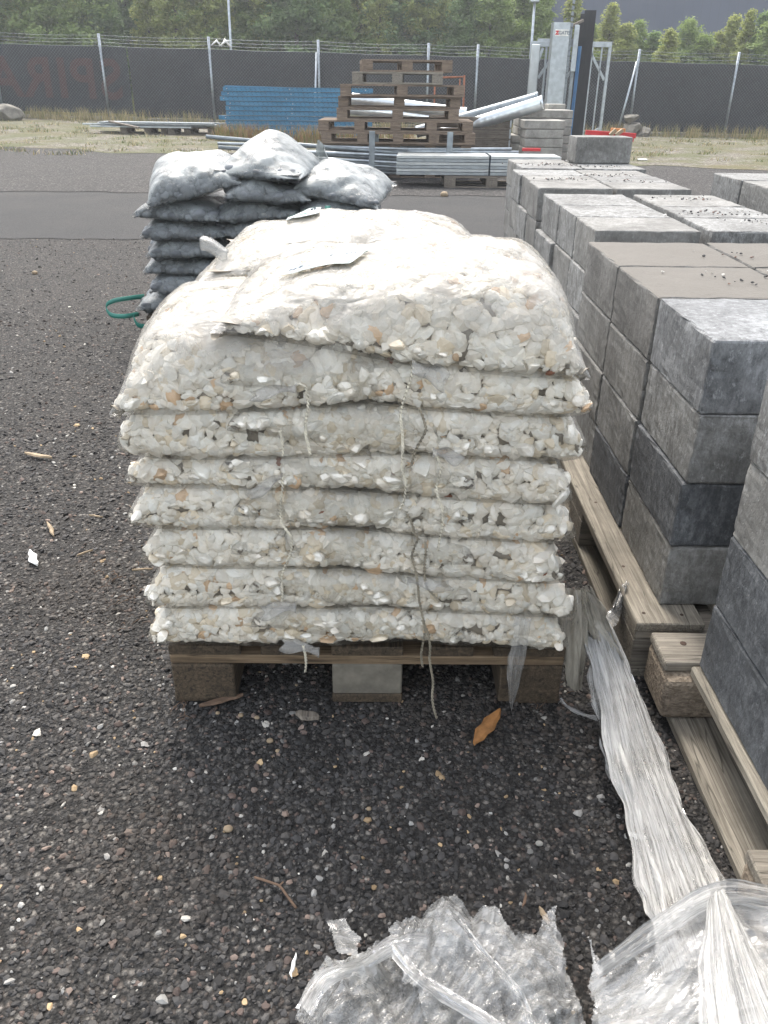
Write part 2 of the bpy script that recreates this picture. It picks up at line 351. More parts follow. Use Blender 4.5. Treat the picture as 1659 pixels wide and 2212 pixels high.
def strip(name, y0f, y1f, mat, off, n=24):
    xs_ = np.sign(np.linspace(-1, 1, 61 * 5 + 1)) * np.abs(np.linspace(-1, 1, 61 * 5 + 1)) ** 1.6 * 40; V = []; nn_ = len(xs_); 
    for k in range(n + 1):
        for x in xs_:
            a, b = y0f(x), y1f(x); y = a + (b - a) * k / n; V.append((x, y, ground(x, y) + off))
    Fq = [(j * nn_ + i, j * nn_ + i + 1, (j + 1) * nn_ + i + 1, (j + 1) * nn_ + i) for j in range(n) for i in range(nn_ - 1)]
    return tag(npmesh(name, V, Fq, mat, smooth=True), kind='structure')
vedge = lambda x: 15.0 - .19 * max(-8, min(8, x)) + .25 * math.sin(x * 1.7) + .12 * math.sin(x * 4.3 + 1)
strip('asphalt_road', lambda x: 6.88 + .035 * math.sin(x * 2.3) + .05 * math.sin(x * 9.7 + 1) * math.sin(x * 5.1), lambda x: 10.35, ASPH, .004, 8)
strip('far_gravel_strip', lambda x: 10.0 + .1 * math.sin(x * 1.3) + .04 * math.sin(x * 8.7), lambda x: vedge(x) + .4, G2, .003 + .006)
strip('grassy_verge', vedge, lambda x: 36., VERGE, .014, 40)

# real stones lying on the ground near the camera
def gravel_field():
    Ps = []; Ss = []
    zones = [(.35, 1.75, 12500, -1.1, 1.35), (1.75, 2.9, 5200, -1.9, 1.6), (2.9, 4.6, 1900, -2.7, 1.8), (4.6, 6.9, 600, -3.6, 2.6)]
    for y0, y1, dens, xa, xb in zones:
        n = int((y1 - y0) * (xb - xa) * dens); x = rng.uniform(xa, xb, n); y = rng.uniform(y0, y1, n)
        s = np.exp(rng.normal(math.log(.0045), .42, n)).clip(.002, .0125) * (1 if y1 < 2 else 1.15)
        Ps.append(np.stack([x, y, np.zeros(n)], 1)); Ss.append(s)
    P = np.concatenate(Ps); S = np.concatenate(Ss); n = len(P)
    k = ~((P[:, 0] > -.40) & (P[:, 0] < .33) & (P[:, 1] > 1.5) & (P[:, 1] < 2.4)) & ~((P[:, 0] > .7) & (P[:, 1] > .3) & (P[:, 0] > .75))
    P = P[k]; S = S[k]; n = len(P); P[:, 2] = S * .15
    C = np.ones((n, 4)); g = rng.uniform(.02, .068, n); r = rng.random(n)
    C[:, 0] = g; C[:, 1] = g * .97; C[:, 2] = g * .96
    for lo, hi, c in ((0, .16, (.09, .085, .08)), (.16, .23, (.12, .09, .078)), (.23, .25, (.24, .185, .155)), (.25, .275, (.30, .295, .28)), (.315, .323, (.55, .53, .48)), (.335, .342, (.40, .29, .17))):
        kk = (r >= lo) & (r < hi); C[kk, :3] = np.array(c) * rng.uniform(.65, 1.25, (kk.sum(), 1))
    pt = np.sin(P[:, 0] * 7.1 + 2 * np.sin(P[:, 1] * 5)) + np.sin(P[:, 1] * 9.3 + P[:, 0] * 4 + 1) + 1.6 * np.exp(-((P[:, 0] + .62) ** 2 + (P[:, 1] - 1.6) ** 2) / .05) + 1.2 * np.exp(-(P[:, 0] ** 2 / .12 + (P[:, 1] - 1.15) ** 2 / .03)); bw = np.clip(pt - .8, 0, 1)[:, None] * .32
    C[:, :3] = C[:, :3] * (1 - bw) + bw * np.array([.075, .058, .042])
    N = np.tile([0, 0, 1.], (n, 1))
    V, Fa, CC = scatter_stones(P, N, S, GL_, GF, .7, .1, C)
    tag(npmesh('loose_gravel', V, Fa, GRAV, colors=CC), 'loose dark gravel with pink and pale stones covering the yard floor', 'gravel', kind='stuff')
gravel_field()

# thin haze in the air over the yard
hz_b = MB().box((-310, -70, -1), (310, 410, 25)); ho = hz_b.build('haze', []); t = bpy.data.materials.new('haze_air'); t.use_nodes = True; t.node_tree.nodes.clear()
pv = t.node_tree.nodes.new('ShaderNodeVolumePrincipled'); pv.inputs['Color'].default_value = (.90, .94, 1., 1); pv.inputs['Density'].default_value = .0022; pv.inputs['Anisotropy'].default_value = .35
ou = t.node_tree.nodes.new('ShaderNodeOutputMaterial'); t.node_tree.links.new(pv.outputs[0], ou.inputs['Volume']); ho.data.materials.append(t); tag(ho, 'thin pale haze in the air over the yard', 'haze', kind='stuff')

# ------------------------------------------------------------ background: building, trees, fence
t = NT('facade_panels'); c = t.coord((1, 1, 1), rnd=False)
wv = t.n('ShaderNodeTexWave'); wv.inputs['Scale'].default_value = .5; t.l(c, wv.inputs[0])
FAC = t.fin(t.mix(t.ramp(wv.outputs[0], [(0, .25), (.06, 0.)]), t.ramp(t.noise(c, .2, 3), [(.3, (.045, .065, .105)), (.7, (.058, .08, .125))]), (.04, .05, .07)), .6)
bd = empty('warehouse', (50, 66, 0)); tag(bd, 'large dark blue grey windowless warehouse rising behind the trees', 'building')
MB().box((-110, 0, 0), (60, 30, 22)).build('wall', FAC, bd)
m = MB(); m.box((-110.15, -.15, 22), (60.15, 30.1, 22.5)); m.build('roof_edge', GALVD, bd)

LEAFM = []
for i, (a, b) in enumerate([((.11, .17, .05), (.33, .42, .14)), ((.09, .15, .06), (.25, .35, .14)), ((.16, .21, .06), (.44, .47, .15))]):
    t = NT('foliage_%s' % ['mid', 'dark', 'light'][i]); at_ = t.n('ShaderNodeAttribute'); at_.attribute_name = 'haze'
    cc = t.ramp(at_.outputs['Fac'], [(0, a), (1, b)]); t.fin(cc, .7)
    tl = t.n('ShaderNodeBsdfTranslucent'); t.l(cc, tl.inputs[0]); ms = t.n('ShaderNodeMixShader'); ms.inputs[0].default_value = .4
    t.l(t.b.outputs[0], ms.inputs[1]); t.l(tl.outputs[0], ms.inputs[2]); t.l(ms.outputs[0], t.out.inputs[0]); LEAFM.append(t.m)
def crown(h, wd, nb, mat, name, leaf=.055, low=.02):
    P = []
    for b in range(nb):
        t_ = low + (1 - low) * (b + rng.random()) / nb; z = h * t_; rad = wd * (1 - t_) ** .6 * rng.uniform(.65, 1.15) * (1 if t_ > .2 else .6 + 2 * t_)
        az = rng.uniform(0, 6.283); k = int(90 + 260 * (1 - t_))
        s = rng.random(k) ** .7; up = rng.uniform(.35, .9)
        x = np.cos(az) * rad * s; y = np.sin(az) * rad * s; zz = z + rad * s * up * .8 - .12 * s ** 2 * h * .2
        q = np.stack([x, y, zz], 1) + rng.normal(size=(k, 3)) * np.array([.10, .10, .09]) * (.4 + wd * .45); P.append(q)
    top = np.stack([rng.normal(size=60) * .07, rng.normal(size=60) * .07, h * (1 - rng.random(60) * .12)], 1); P.append(top)
    P = np.concatenate(P); n = len(P); A = rng.normal(size=(n, 3)); A[:, 2] += .4; A /= np.linalg.norm(A, axis=1)[:, None]
    B = np.cross(A, rng.normal(size=(n, 3))); B /= np.linalg.norm(B, axis=1)[:, None]; s = leaf * rng.uniform(.5, 1.3, n)[:, None]
    V = np.stack([P - A * s, P + B * s * .45, P + A * s, P - B * s * .45], 1).reshape(-1, 3); Fq = np.arange(n * 4).reshape(-1, 4)
    hz = np.repeat(rng.random(n) * .6 + .4 * (P[:, 2] / h), 4)  # leaf tone: random, turning paler towards the top of the crown
    return V, Fq, hz
protos = []
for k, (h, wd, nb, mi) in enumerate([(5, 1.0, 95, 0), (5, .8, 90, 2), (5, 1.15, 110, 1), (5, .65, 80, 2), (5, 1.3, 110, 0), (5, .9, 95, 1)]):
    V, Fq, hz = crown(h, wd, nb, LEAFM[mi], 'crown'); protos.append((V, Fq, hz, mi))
tmesh = []
def make_tree(k):
    V, Fq, hz, mi = protos[k]; r = empty('young_tree', (0, 0, 0))
    npmesh('crown', V, Fq, LEAFM[mi], r, attrs={'haze': hz})
    mb = MB(); mb.tube([(0, 0, -.1), (.02, 0, 1.5), (-.03, .02, 3.2), (0, 0, 4.7)], [.06, .045, .028, .008], 7)
    for b in range(12):
        z = .6 + b * .3; a = b * 2.4; q = .8 * (1 - z / 5)
        mb.tube([(0, 0, z), (math.cos(a) * q * .6, math.sin(a) * q * .6, z + .3 * q), (math.cos(a) * q, math.sin(a) * q, z + .7 * q)], [.016, .01, .004], 5)
    mb.build('trunk', BARK, r); return r
troots = [make_tree(k) for k in range(6)]
used = [False] * 6
# (pixel x of trunk, height of top in pixels y, depth); front row right side then rear rows
trees = []
for i in range(30): trees.append((-60 + i * 44 + random.uniform(-14, 14), None, random.uniform(33, 36)))
for i in range(24): trees.append((-40 + i * 52 + random.uniform(-18, 18), None, random.uniform(38, 43)))
for px, py in [(1190, 62), (1228, 40), (1262, 50), (1300, 5), (1335, 48), (1362, 42), (1395, 66), (1428, 60), (1468, 40), (1500, 72), (1532, 66), (1560, 30), (1590, 18), (1622, 24), (1655, 4), (1700, 10)]:
    trees.append((px, py, random.uniform(33, 37)))
for px, py in [(1170 + 31 * q_, 84 + (q_ * 7) % 22) for q_ in range(18)] + [(1210, 75), (1280, 70), (1350, 85), (1410, 90), (1480, 80), (1545, 70), (1610, 60), (1680, 50)]: trees.append((px, py, random.uniform(39, 41)))
trees.sort(key=lambda q: q[0])
for i, (px, py, Y) in enumerate(trees):
    k = random.randrange(6); gx = at(px, 200, Y).x; zg = ground(gx, Y)
    ht = (at(px, py, Y).z - zg) if py is not None else random.uniform(4.9, 6.6) + (0 if px < 900 else -.0)
    if py is None and px > 1020: ht = random.uniform(4.1, 4.8)
    o = troots[k] if not used[k] else copy_tree(troots[k]); used[k] = True
    o.location = (gx, Y, zg - .05); s = ht / 5; wsc = max(.75, s) * (random.uniform(1.15, 1.6) if py is None else random.uniform(1.3, 1.8)); o.scale = (wsc, wsc, s); o.rotation_euler = (0, 0, random.uniform(0, 6.28))
    a, b = divmod(i + 1, 10)
    nm = ORD[i] if i < 30 else (['thirty', 'forty', 'fifty', 'sixty', 'seventy', 'eighty', 'ninety'][a - 3] + '-' + ORD[b - 1] if b else ['thirtieth', 'fortieth', 'fiftieth', 'sixtieth', 'seventieth', 'eightieth', 'ninetieth'][a - 3])
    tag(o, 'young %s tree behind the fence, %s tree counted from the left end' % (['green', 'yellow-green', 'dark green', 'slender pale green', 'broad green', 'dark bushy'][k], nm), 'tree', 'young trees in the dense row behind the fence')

def grass(name, n, area, hmin, hmax, wd, label, cols, bend=.35, clump=0):
    x = rng.uniform(area[0], area[1], n); y = rng.uniform(area[2], area[3], n)
    if clump:
        cx = rng.uniform(area[0], area[1], clump); cy = rng.uniform(area[2], area[3], clump); j = rng.integers(0, clump, n)
        x = cx[j] + rng.normal(size=n) * .10; y = cy[j] + rng.normal(size=n) * .10
    z = np.array([ground(a, b) for a, b in zip(x, y)]); h = rng.uniform(hmin, hmax, n); a = rng.uniform(0, 6.283, n); w_ = wd * rng.uniform(.6, 1.3, n)
    dx, dy = np.cos(a), np.sin(a); l = rng.normal(size=(n, 2)) * bend * h[:, None]
    P0 = np.stack([x, y, z], 1); T = P0 + np.stack([l[:, 0], l[:, 1], h], 1); Mi = P0 + np.stack([l[:, 0] * .3, l[:, 1] * .3, h * .6], 1); D = np.stack([dx * w_, dy * w_, 0 * w_], 1)
    V = np.stack([P0 - D, P0 + D, Mi - D * .8, Mi + D * .8, T], 1).reshape(-1, 3); b = np.arange(n)[:, None] * 5
    Fq = np.concatenate([b + np.array([0, 1, 3]), b + np.array([0, 3, 2]), b + np.array([2, 3, 4])])
    ci = rng.integers(0, len(cols), n); C = np.ones((n, 4)); C[:, :3] = np.array(cols)[ci] * rng.uniform(.7, 1.25, (n, 1))
    tag(npmesh(name, V, Fq, GRASSM, colors=np.repeat(C, 5, axis=0)), label, 'grass', kind='stuff')
t = NT('grass_blades'); a_ = t.n('ShaderNodeAttribute'); a_.attribute_name = 'Col'; GRASSM = t.fin(a_.outputs[0], .8)
GC = [(.16, .18, .05), (.09, .13, .035), (.36, .29, .14), (.42, .34, .2)]
grass('dry_grass', 6500, (-13, 12, 23.6, 24.95), .06, .38, .006, 'tall dry grass growing along the foot of the fence', GC[2:] + [(.2, .2, .08)], .25, 260)
grass('short_grass', 12000, (-13, 12, 15.2, 24.2), .02, .10, .006, 'short patchy grass and weeds on the stony verge', GC, .6, 420)
grass('weed_stalks', 2600, (-3.6, .4, 18.6, 19.0), .1, .4, .006, 'reddish dry weeds in front of the blue steel uprights', [(.34, .19, .10), (.36, .27, .14), (.2, .2, .06)], .25, 60)
grass('field_grass', 12000, (-20, 18, 25.6, 32), .2, .7, .02, 'rough green grass beyond the fence', GC[:3], .3)

# fence
fy = 25.
fe = empty('security_fence', (0, fy, 0)); tag(fe, 'chain link fence with dark privacy screen and barbed wire on top', 'fence')
posts = [-16.6, -13.7, -10.72, -7.78, -4.84, -1.9, 1.07, 2.4, 5.2, 6.75, 9.44, 12.3, 15.2, 18]
for x in posts:
    g = ground(x, fy); MB().tube([(x, 0, g - .1), (x, 0, g + 2.08)], .035, 10).build('post', GALV, fe)
for x, dx in ((-1.9, -.12), (6.75, -.45)):
    g = ground(x, fy); MB().tube([(x + dx, -.5, g), (x - .05, -.06, g + 1.78)], .03, 8).build('brace', GALV, fe)
def top(x, h): return ground(x, fy) + h
for h in (1.80, 1.88, 1.96, 2.04):
    mb = MB(); pts = []
    for a, b in zip(posts, posts[1:]):
        for q in np.linspace(0, 1, 6)[:-1]: x = a + (b - a) * q; pts.append((x, -.04, top(x, h) - .03 * math.sin(math.pi * q)))
    mb.tube(pts, .0035, 4)
    if h > 1.81:
        for i in range(230):
            x = -16 + i * .145; g = top(x, h) - .02; mb.tube([(x - .012, -.04, g - .014), (x + .010, -.04, g + .012)], .0018, 3)
    mb.build('barbed_wire' if h > 1.81 else 'tension_wire', GALVD, fe)
# diamond mesh: real thin wires
V = []; Fq = []
def wire(x0, x1, z0f, z1f, off):
    b = len(V); n = 6; r = .0026
    for k in range(n + 1):
        x = x0 + (x1 - x0) * k / n; g = ground(x, fy); z = g + (z0f + (z1f - z0f) * k / n)
        V.extend([(x - r, off, z), (x, off - r, z + r), (x + r, off, z), (x, off + r, z - r)])
    for k in range(n):
        for j in range(4): Fq.append((b + k * 4 + j, b + k * 4 + (j + 1) % 4, b + k * 4 + 4 + (j + 1) % 4, b + k * 4 + 4 + j))
for i in range(400):
    x = -16.6 + i * .085; wire(x, x + 1.74, .06, 1.80, -.037); wire(x + 1.74, x, .06, 1.80, -.043)
npmesh('chain_link', V, Fq, GALVD, fe)
def screen(x0, x1, z0, z1, off, mat, name='privacy_screen'):
    nx = 40; V = []; 
    for k in range(2):
        for q in range(9):
            for i in range(nx + 1):
                x = x0 + (x1 - x0) * i / nx; g = ground(x, fy); zz = z0 + (z1 - z0) * q / 8
                V.append((x, off + .012 * math.sin(x * 3 + q) + k * .003, g + zz))
    Fq = []; L = (nx + 1) * 9
    for k in range(2):
        for q in range(8):
            for i in range(nx): a = k * L + q * (nx + 1) + i; Fq.append((a, a + 1, a + nx + 2, a + nx + 1))
    return npmesh(name, V, Fq, mat, fe, smooth=True)
def scr_mat(name, col, tr):
    t = NT(name); c = t.coord((1, 1, 1), rnd=False); cc = t.ramp(t.noise(c, 1.2, 4), [(.3, tuple(v * .8 for v in col)), (.7, tuple(v * 1.2 for v in col))]); t.fin(cc, .8)
    tb = t.n('ShaderNodeBsdfTransparent'); ms = t.n('ShaderNodeMixShader'); ms.inputs[0].default_value = tr
    t.l(t.b.outputs[0], ms.inputs[1]); t.l(tb.outputs[0], ms.inputs[2]); t.l(ms.outputs[0], t.out.inputs[0]); return t.m
SCR = scr_mat('screen_mesh_fabric', (.042, .044, .048), .07); SCR2 = scr_mat('banner_fabric', (.036, .041, .046), .02)
screen(-7.05, 18, .10, 1.78, .02, SCR); screen(-16.6, -7.1, .16, 1.77, .03, SCR2, 'banner')
LET = plain('faded_red_print', (.085, .045, .042), .8, 0, .15)
tc = bpy.data.curves.new('banner_lettering', 'FONT'); tc.body = 'SPIRA'; tc.size = 1.35; tc.extrude = .001; tc.offset = .03; tc.space_character = 1.12
to = bpy.data.objects.new('tmp', tc); COL.objects.link(to); dg = bpy.context.evaluated_depsgraph_get(); me = bpy.data.meshes.new_from_object(to.evaluated_get(dg)); bpy.data.objects.remove(to)
for v in me.vertices: v.co = Vector((-v.co.x, -v.co.z, v.co.y))
me.flip_normals(); me.materials.clear(); me.materials.append(LET); lo = link('banner_lettering', me, fe); lo.location = (-7.30, .008, ground(-8.5, fy) + .52); lo.rotation_euler = (0, R_(.9), 0)
kb = MB()
for i in range(-8, 9): kb.box((i * 2 - 1, .0, ground(i * 2, fy) - .1), (i * 2 + .985, .12, ground(i * 2, fy) + .07), .006)
tag(kb.build('concrete_kerb', CPALE), kind='structure').location = (0, fy + .1, 0)
# torn plastic strip on the barbed wire
mb = MB(); p = [at(x, y, 24.9) for x, y in [(456, 98), (468, 88), (478, 100), (487, 86), (492, 94), (500, 103)]]
mb.tube(p, [.012, .035, .02, .045, .03, .012], 5); mb.tube([at(474, 100, 24.88), at(486, 90, 24.88), at(499, 88, 24.88)], [.012, .03, .01], 5)
tag(mb.build('torn_plastic', WHITEP), 'torn white plastic strip caught on the barbed wire', 'plastic scrap')
# lamp posts beyond the fence
for nm, (px, py), pb, lab in (('lamp_post', (490, -60), 497, 'tall thin grey lamp post behind the fence, left of the pallets'), ('lamp_post', (1155, 5), 1148, 'grey lamp post with flat head beside the galvanised frame')):
    a = at(px, py, 31.5); b = at(pb, 110, 31.5); r = empty(nm, (b.x, 31.5, 0)); tag(r, lab, 'lamp post', 'lamp posts beyond the fence')
    MB().tube([(0, 0, 0), (a.x - b.x, 0, a.z)], [.055, .04], 10).build('pole', GALV, r)
    MB().box((a.x - b.x - .14, -.1, a.z), (a.x - b.x + .14, .35, a.z + .07), .02).build('lamp_head', GALV, r)

# ------------------------------------------------------------ pallets
def make_pallet(L=1.2, W=.8, mats=(WY, WX, WY), nb=3, name='wooden_pallet', nd=5, blockmat=None, chips=None):
    """length along Y, width along X, origin at centre of the underside"""
    my, mx, mb_ = mats; r = empty(name, (0, 0, 0)); r['category'] = 'pallet'
    bw = .145 if nd == 5 else .1
    xs_ = [-W / 2 + bw / 2, 0, W / 2 - bw / 2]
    for i in range(nd):
        x = -W / 2 + bw / 2 + (W - bw) * i / (nd - 1); ww = bw if i % 2 == 0 else bw * .7
        MB().box((x - ww / 2, -L / 2, .122), (x + ww / 2, L / 2, .144), .0025).build('deck_board', my, r)
    for j in range(nb):
        y = -L / 2 + .0725 + (L - .145) * j / (nb - 1)
        MB().box((-W / 2 + .001, y - .0715, .1), (W / 2 - .001, y + .0715, .1215), .0025).build('stringer', mx, r)
        for k, x in enumerate(xs_):
            hw = .05 if k != 1 else .0725; xx = x if k == 1 else (-W / 2 + .05 if k == 0 else W / 2 - .05)
            if L < 1.3 and W < .9: hw = hw
            MB().box((xx - hw + .001, y - .071, .0225), (xx + hw - .001, y + .071, .0995), .003).build('block', (blockmat or mb_), r)
    for k, x in enumerate(xs_):
        hw = .05 if k != 1 else .0725; xx = x if k == 1 else (-W / 2 + .05 if k == 0 else W / 2 - .05)
        MB().box((xx - hw, -L / 2 + .001, 0), (xx + hw, L / 2 - .001, .022), .0025).build('bottom_board', my, r)
    return r
# under the white bags
wp = make_pallet(mats=(WYD, WXD, WYD)); wp.location = (-.035, 1.9, 0); wp.rotation_euler = (0, 0, R_(.4))
tag(wp, 'damp dark wooden pallet carrying the white stone bags')
kid = [o for o in wp.children if o.name.startswith('block')]
nb = min(kid, key=lambda o: (o.data.vertices[0].co.y, abs(sum(v.co.x for v in o.data.vertices))))
nb.data = nb.data.copy(); nb.data.materials.clear(); nb.data.materials.append(plain('pale_block_wood', (.17, .155, .125), .9, 0, .3, 30, .002, 90)); nb['label'] = 'pale middle block'
# the front corner blocks are wide ones
for sx in (-1, 1):
    MB().box((sx * .335 - .063, -.602, .006), (sx * .335 + .063, -.47, .0985), .003).build('block', WYD, wp)

# ------------------------------------------------------------ bags
def bag_surface(L, D, T, inner, rise, seam=-.25, N=34, ends=(1, 1), lump=.006, seedv=0, sag=0., blunt=.42, expo=5, fold=0., tp=(.5, 2.2)):
    """pillow in local coords: x along the length (outer end at -L/2*inner sign), z=0 at the underside of the outer end"""
    r = np.random.default_rng(seedv); s = np.linspace(-1, 1, N); u = np.sin(s * math.pi / 2); 
    U, Vv = np.meshgrid(u, u, indexing='ij')
    h = (np.clip(1 - np.abs(U) ** expo, 0, 1) ** blunt) * (np.clip(1 - np.abs(Vv) ** expo, 0, 1) ** blunt)
    t = (U * inner + 1) / 2                      # 0 at the outer end, 1 at the mouth
    Tt = T * (1 - tp[0] * t ** tp[1])
    X = U * L / 2; Y = Vv * D / 2
    ear = (np.abs(U) * np.abs(Vv)) ** 8
    X = X * (1 - .035 * Vv ** 2 * (1 - ear) + .02 * ear); Y = Y * (1 - .035 * U ** 2 * (1 - ear) + .02 * ear)
    zc = rise * t ** 1.3 + T * (.5 + seam) 
    ph = r.uniform(0, 6, 12)
    nz = sum(np.sin(X * f1 + Y * f2 + p) / (i + 1.5) for i, (f1, f2, p) in enumerate(zip((17, 31, -23, 48, 70, -60), (13, -22, 37, 30, -45, 66), ph)))
    top_ = zc + (T * (.5 - seam) * Tt / T) * h + nz * lump * h
    bot = zc - (T * (.5 + seam)) * h * (Tt / T) + nz * lump * .2 * h
    wob = .006 * np.sin(X * 21 + ph[7]) * (np.abs(Vv) > .99)
    if fold:
        a_ = np.sin(Y * 38 + 2.2 * np.sin(X * 11 + ph[1]) + ph[2]); b_ = np.sin(Y * 71 - 1.7 * np.sin(X * 17 + ph[3]) + X * 14 + ph[4]); c_ = np.sin(X * 55 + 3 * np.sin(Y * 16 + ph[5]))
        top_ = top_ + fold * h * ((1 - np.abs(a_)) ** 2.5 + .7 * (1 - np.abs(b_)) ** 3 * (X * inner > -.1) + .5 * (1 - np.abs(c_)) ** 4)
    if sag: top_ = top_ + sag * (1 - Vv ** 2) * h; 
    Vt = np.stack([X, Y, top_], 2).reshape(-1, 3); Vb = np.stack([X, Y, bot], 2).reshape(-1, 3)
    Vt[:, 1] += (nz * lump * .8).reshape(-1) * np.sign(Vt[:, 1]) * (h.reshape(-1) < .8); Vb[:, 1] += (nz * lump * .8).reshape(-1) * np.sign(Vb[:, 1]) * (h.reshape(-1) < .8)
    idx = np.arange(N * N).reshape(N, N); Ft = np.stack([idx[:-1, :-1], idx[1:, :-1], idx[1:, 1:], idx[:-1, 1:]], 2).reshape(-1, 4)
    Fb = Ft[:, ::-1] + N * N
    return np.concatenate([Vt, Vb]), np.concatenate([Ft, Fb])
def vnorm(V, Fq):
    n = np.cross(V[Fq[:, 2]] - V[Fq[:, 0]], V[Fq[:, 3]] - V[Fq[:, 1]]); o = np.zeros_like(V)
    for k in range(4): np.add.at(o, Fq[:, k], n)
    return o / (np.linalg.norm(o, axis=1)[:, None] + 1e-12), n
def fill_bag(root, V, Fq, dens, size, lib, fc, cols, mat, core, film, fullcover=True, hz_sheen_top=.5, hz_side=.06, inset=.016, tilt=.42, hzn=(.12, .6)):
    vn, fn = vnorm(V, Fq); A = np.linalg.norm(fn, axis=1) / 2; nrm = fn / (2 * A[:, None] + 1e-12); cen = V[Fq].mean(1)
    wgt = A.copy()
    side = 1 - np.abs(nrm[:, 2])
    if not fullcover:
        rim = None
        rim = (cen[:, 1] < -np.abs(V[:, 1]).max() * .40) | (cen[:, 1] > np.abs(V[:, 1]).max() * .8) | (np.abs(cen[:, 0]) > np.abs(V[:, 0]).max() * .84)
        wgt *= np.where(rim, 1, .0); wgt *= np.where(cen[:, 1] < .3 * V[:, 1].min(), 1, .4)
    else: wgt *= np.where(nrm[:, 2] < -.5, np.where(cen[:, 1] < .6 * V[:, 1].min(), .6, .1), 1)
    n = int(wgt.sum() * dens); fi = rng.choice(len(Fq), n, p=wgt / wgt.sum()); a, b = rng.random(n), rng.random(n)
    q = V[Fq[fi]]; P = (q[:, 0] * ((1 - a) * (1 - b))[:, None] + q[:, 1] * (a * (1 - b))[:, None] + q[:, 2] * (a * b)[:, None] + q[:, 3] * ((1 - a) * b)[:, None])
    nn = vn[Fq[fi]].mean(1); nn /= np.linalg.norm(nn, axis=1)[:, None] + 1e-9
    s = np.exp(rng.normal(math.log(size), .30, n)).clip(size * .5, size * 1.9)
    kk = len(V) // 2; thick = np.abs(V[:kk, 2] - V[kk:, 2]); thick = np.concatenate([thick, thick]); tl_ = thick[Fq[fi]].mean(1)
    ok = tl_ > size * .55; P, nn, s, tl_ = P[ok], nn[ok], s[ok], tl_[ok]; n = len(P); s = np.minimum(s, tl_ * .85)
    Vs, Fs, C = scatter_stones(P, nn, s, lib, fc, tilt, 0, cols(n)); nv = len(lib[0]); q = ((Vs.reshape(n, nv, 3) - P[:, None]) * nn[:, None]).sum(2).max(1); Vs = (Vs.reshape(n, nv, 3) - (nn * (q + rng.uniform(.0005, .006, n))[:, None])[:, None]).reshape(-1, 3)
    if mat is STONE:      # smaller chips fill the gaps further in
        n2 = int(n * .9); i2 = rng.choice(np.nonzero(tl_ > size * 1.8)[0], n2); jt = rng.normal(size=(n2, 3)) * size * .5; jt -= (jt * nn[i2]).sum(1)[:, None] * nn[i2]; P2 = P[i2] + jt - nn[i2] * size * .7
        V2, F2, C2 = scatter_stones(P2, nn[i2], s[i2] * .75, lib, fc, tilt, .9, cols(n2)); Fs = np.concatenate([Fs, F2 + len(Vs)]); Vs = np.concatenate([Vs, V2]); C = np.concatenate([C, C2])
    Vi = V - vn * inset; Fi = np.concatenate([Fq[:, [0, 1, 2]], Fq[:, [0, 2, 3]]]); Ci = np.ones((len(V), 4)); Ci[:, :3] = core
    o = npmesh('stone_fill', np.concatenate([Vs, Vi]), np.concatenate([Fs, Fi + len(Vs)]), mat, root, colors=np.concatenate([C, Ci]), smooth=(mat is PEBBLE)); o['kind'] = 'stuff'
    nzv = vn[:, 2]; hz = hz_side + (hz_sheen_top - hz_side) * np.clip((nzv - hzn[0]) / hzn[1], 0, 1)  # film haze: condensation, with the sun's sheen painted in on upward faces
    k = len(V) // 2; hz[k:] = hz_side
    Vf = V + vn * .003
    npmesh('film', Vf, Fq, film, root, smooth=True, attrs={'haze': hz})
def seam_strip(root, V, N, inner, film, w_=.012):
    pass
def flap(root, x, y0, y1, z, sx, ln=.085, drop=.0, mat=None, seedv=0):
    """flat film mouth beyond the stitching; sx = direction it points"""
    r = np.random.default_rng(seedv); nx, ny = 10, 26; V = []
    ph = r.uniform(0, 6, 3)
    for i in range(nx + 1):
        for j in range(ny + 1):
            u, v = i / nx, j / ny; yy = y0 + (y1 - y0) * v; pinch = 1 - .25 * math.exp(-((u - .1) / .12) ** 2)
            ym = (y0 + y1) / 2; yy = ym + (yy - ym) * pinch
            zz = z + .004 * math.sin(v * 22 + ph[0]) * (1 - u * .5) + .006 * math.sin(u * 4 + ph[1]) - drop * u
            if v < .12: zz -= (.12 - v) * .16
            V.append((x + sx * ln * u, yy, zz))
    Fq = [(i * (ny + 1) + j, (i + 1) * (ny + 1) + j, (i + 1) * (ny + 1) + j + 1, i * (ny + 1) + j + 1) for i in range(nx) for j in range(ny)]
    o = npmesh('mouth_flap', V, Fq, mat or FLAP, root, smooth=True, attrs={'haze': np.full(len(V), .25)})
    md = o.modifiers.new('s', 'SOLIDIFY'); md.thickness = .0006
    return o
def twine(root, pts, mat=TWINE, r=.0014, name='sewing_twine'):
    """chain-stitched twine: two strands twisting round one another"""
    P = [Vector(p) for p in pts]; L = [0]
    for a, b in zip(P, P[1:]): L.append(L[-1] + (b - a).length)
    n = max(8, int(L[-1] / .0035)); mb = MB()
    for s_ in (0, math.pi):
        q = []
        for i in range(n + 1):
            d = L[-1] * i / n; k = max(j for j in range(len(L)) if L[j] <= d + 1e-9); k = min(k, len(P) - 2); f = (d - L[k]) / max(1e-6, L[k + 1] - L[k])
            p = P[k].lerp(P[k + 1], f); w_ = 2 * math.pi * d / .014 + s_
            q.append(p + Vector((math.cos(w_) * .0019, math.sin(w_) * .0012, 0)) + Vector((.003 * math.sin(d * 55), 0, 0)))
        mb.tube(q, r, 5)
    return mb.build(name, mat, root)

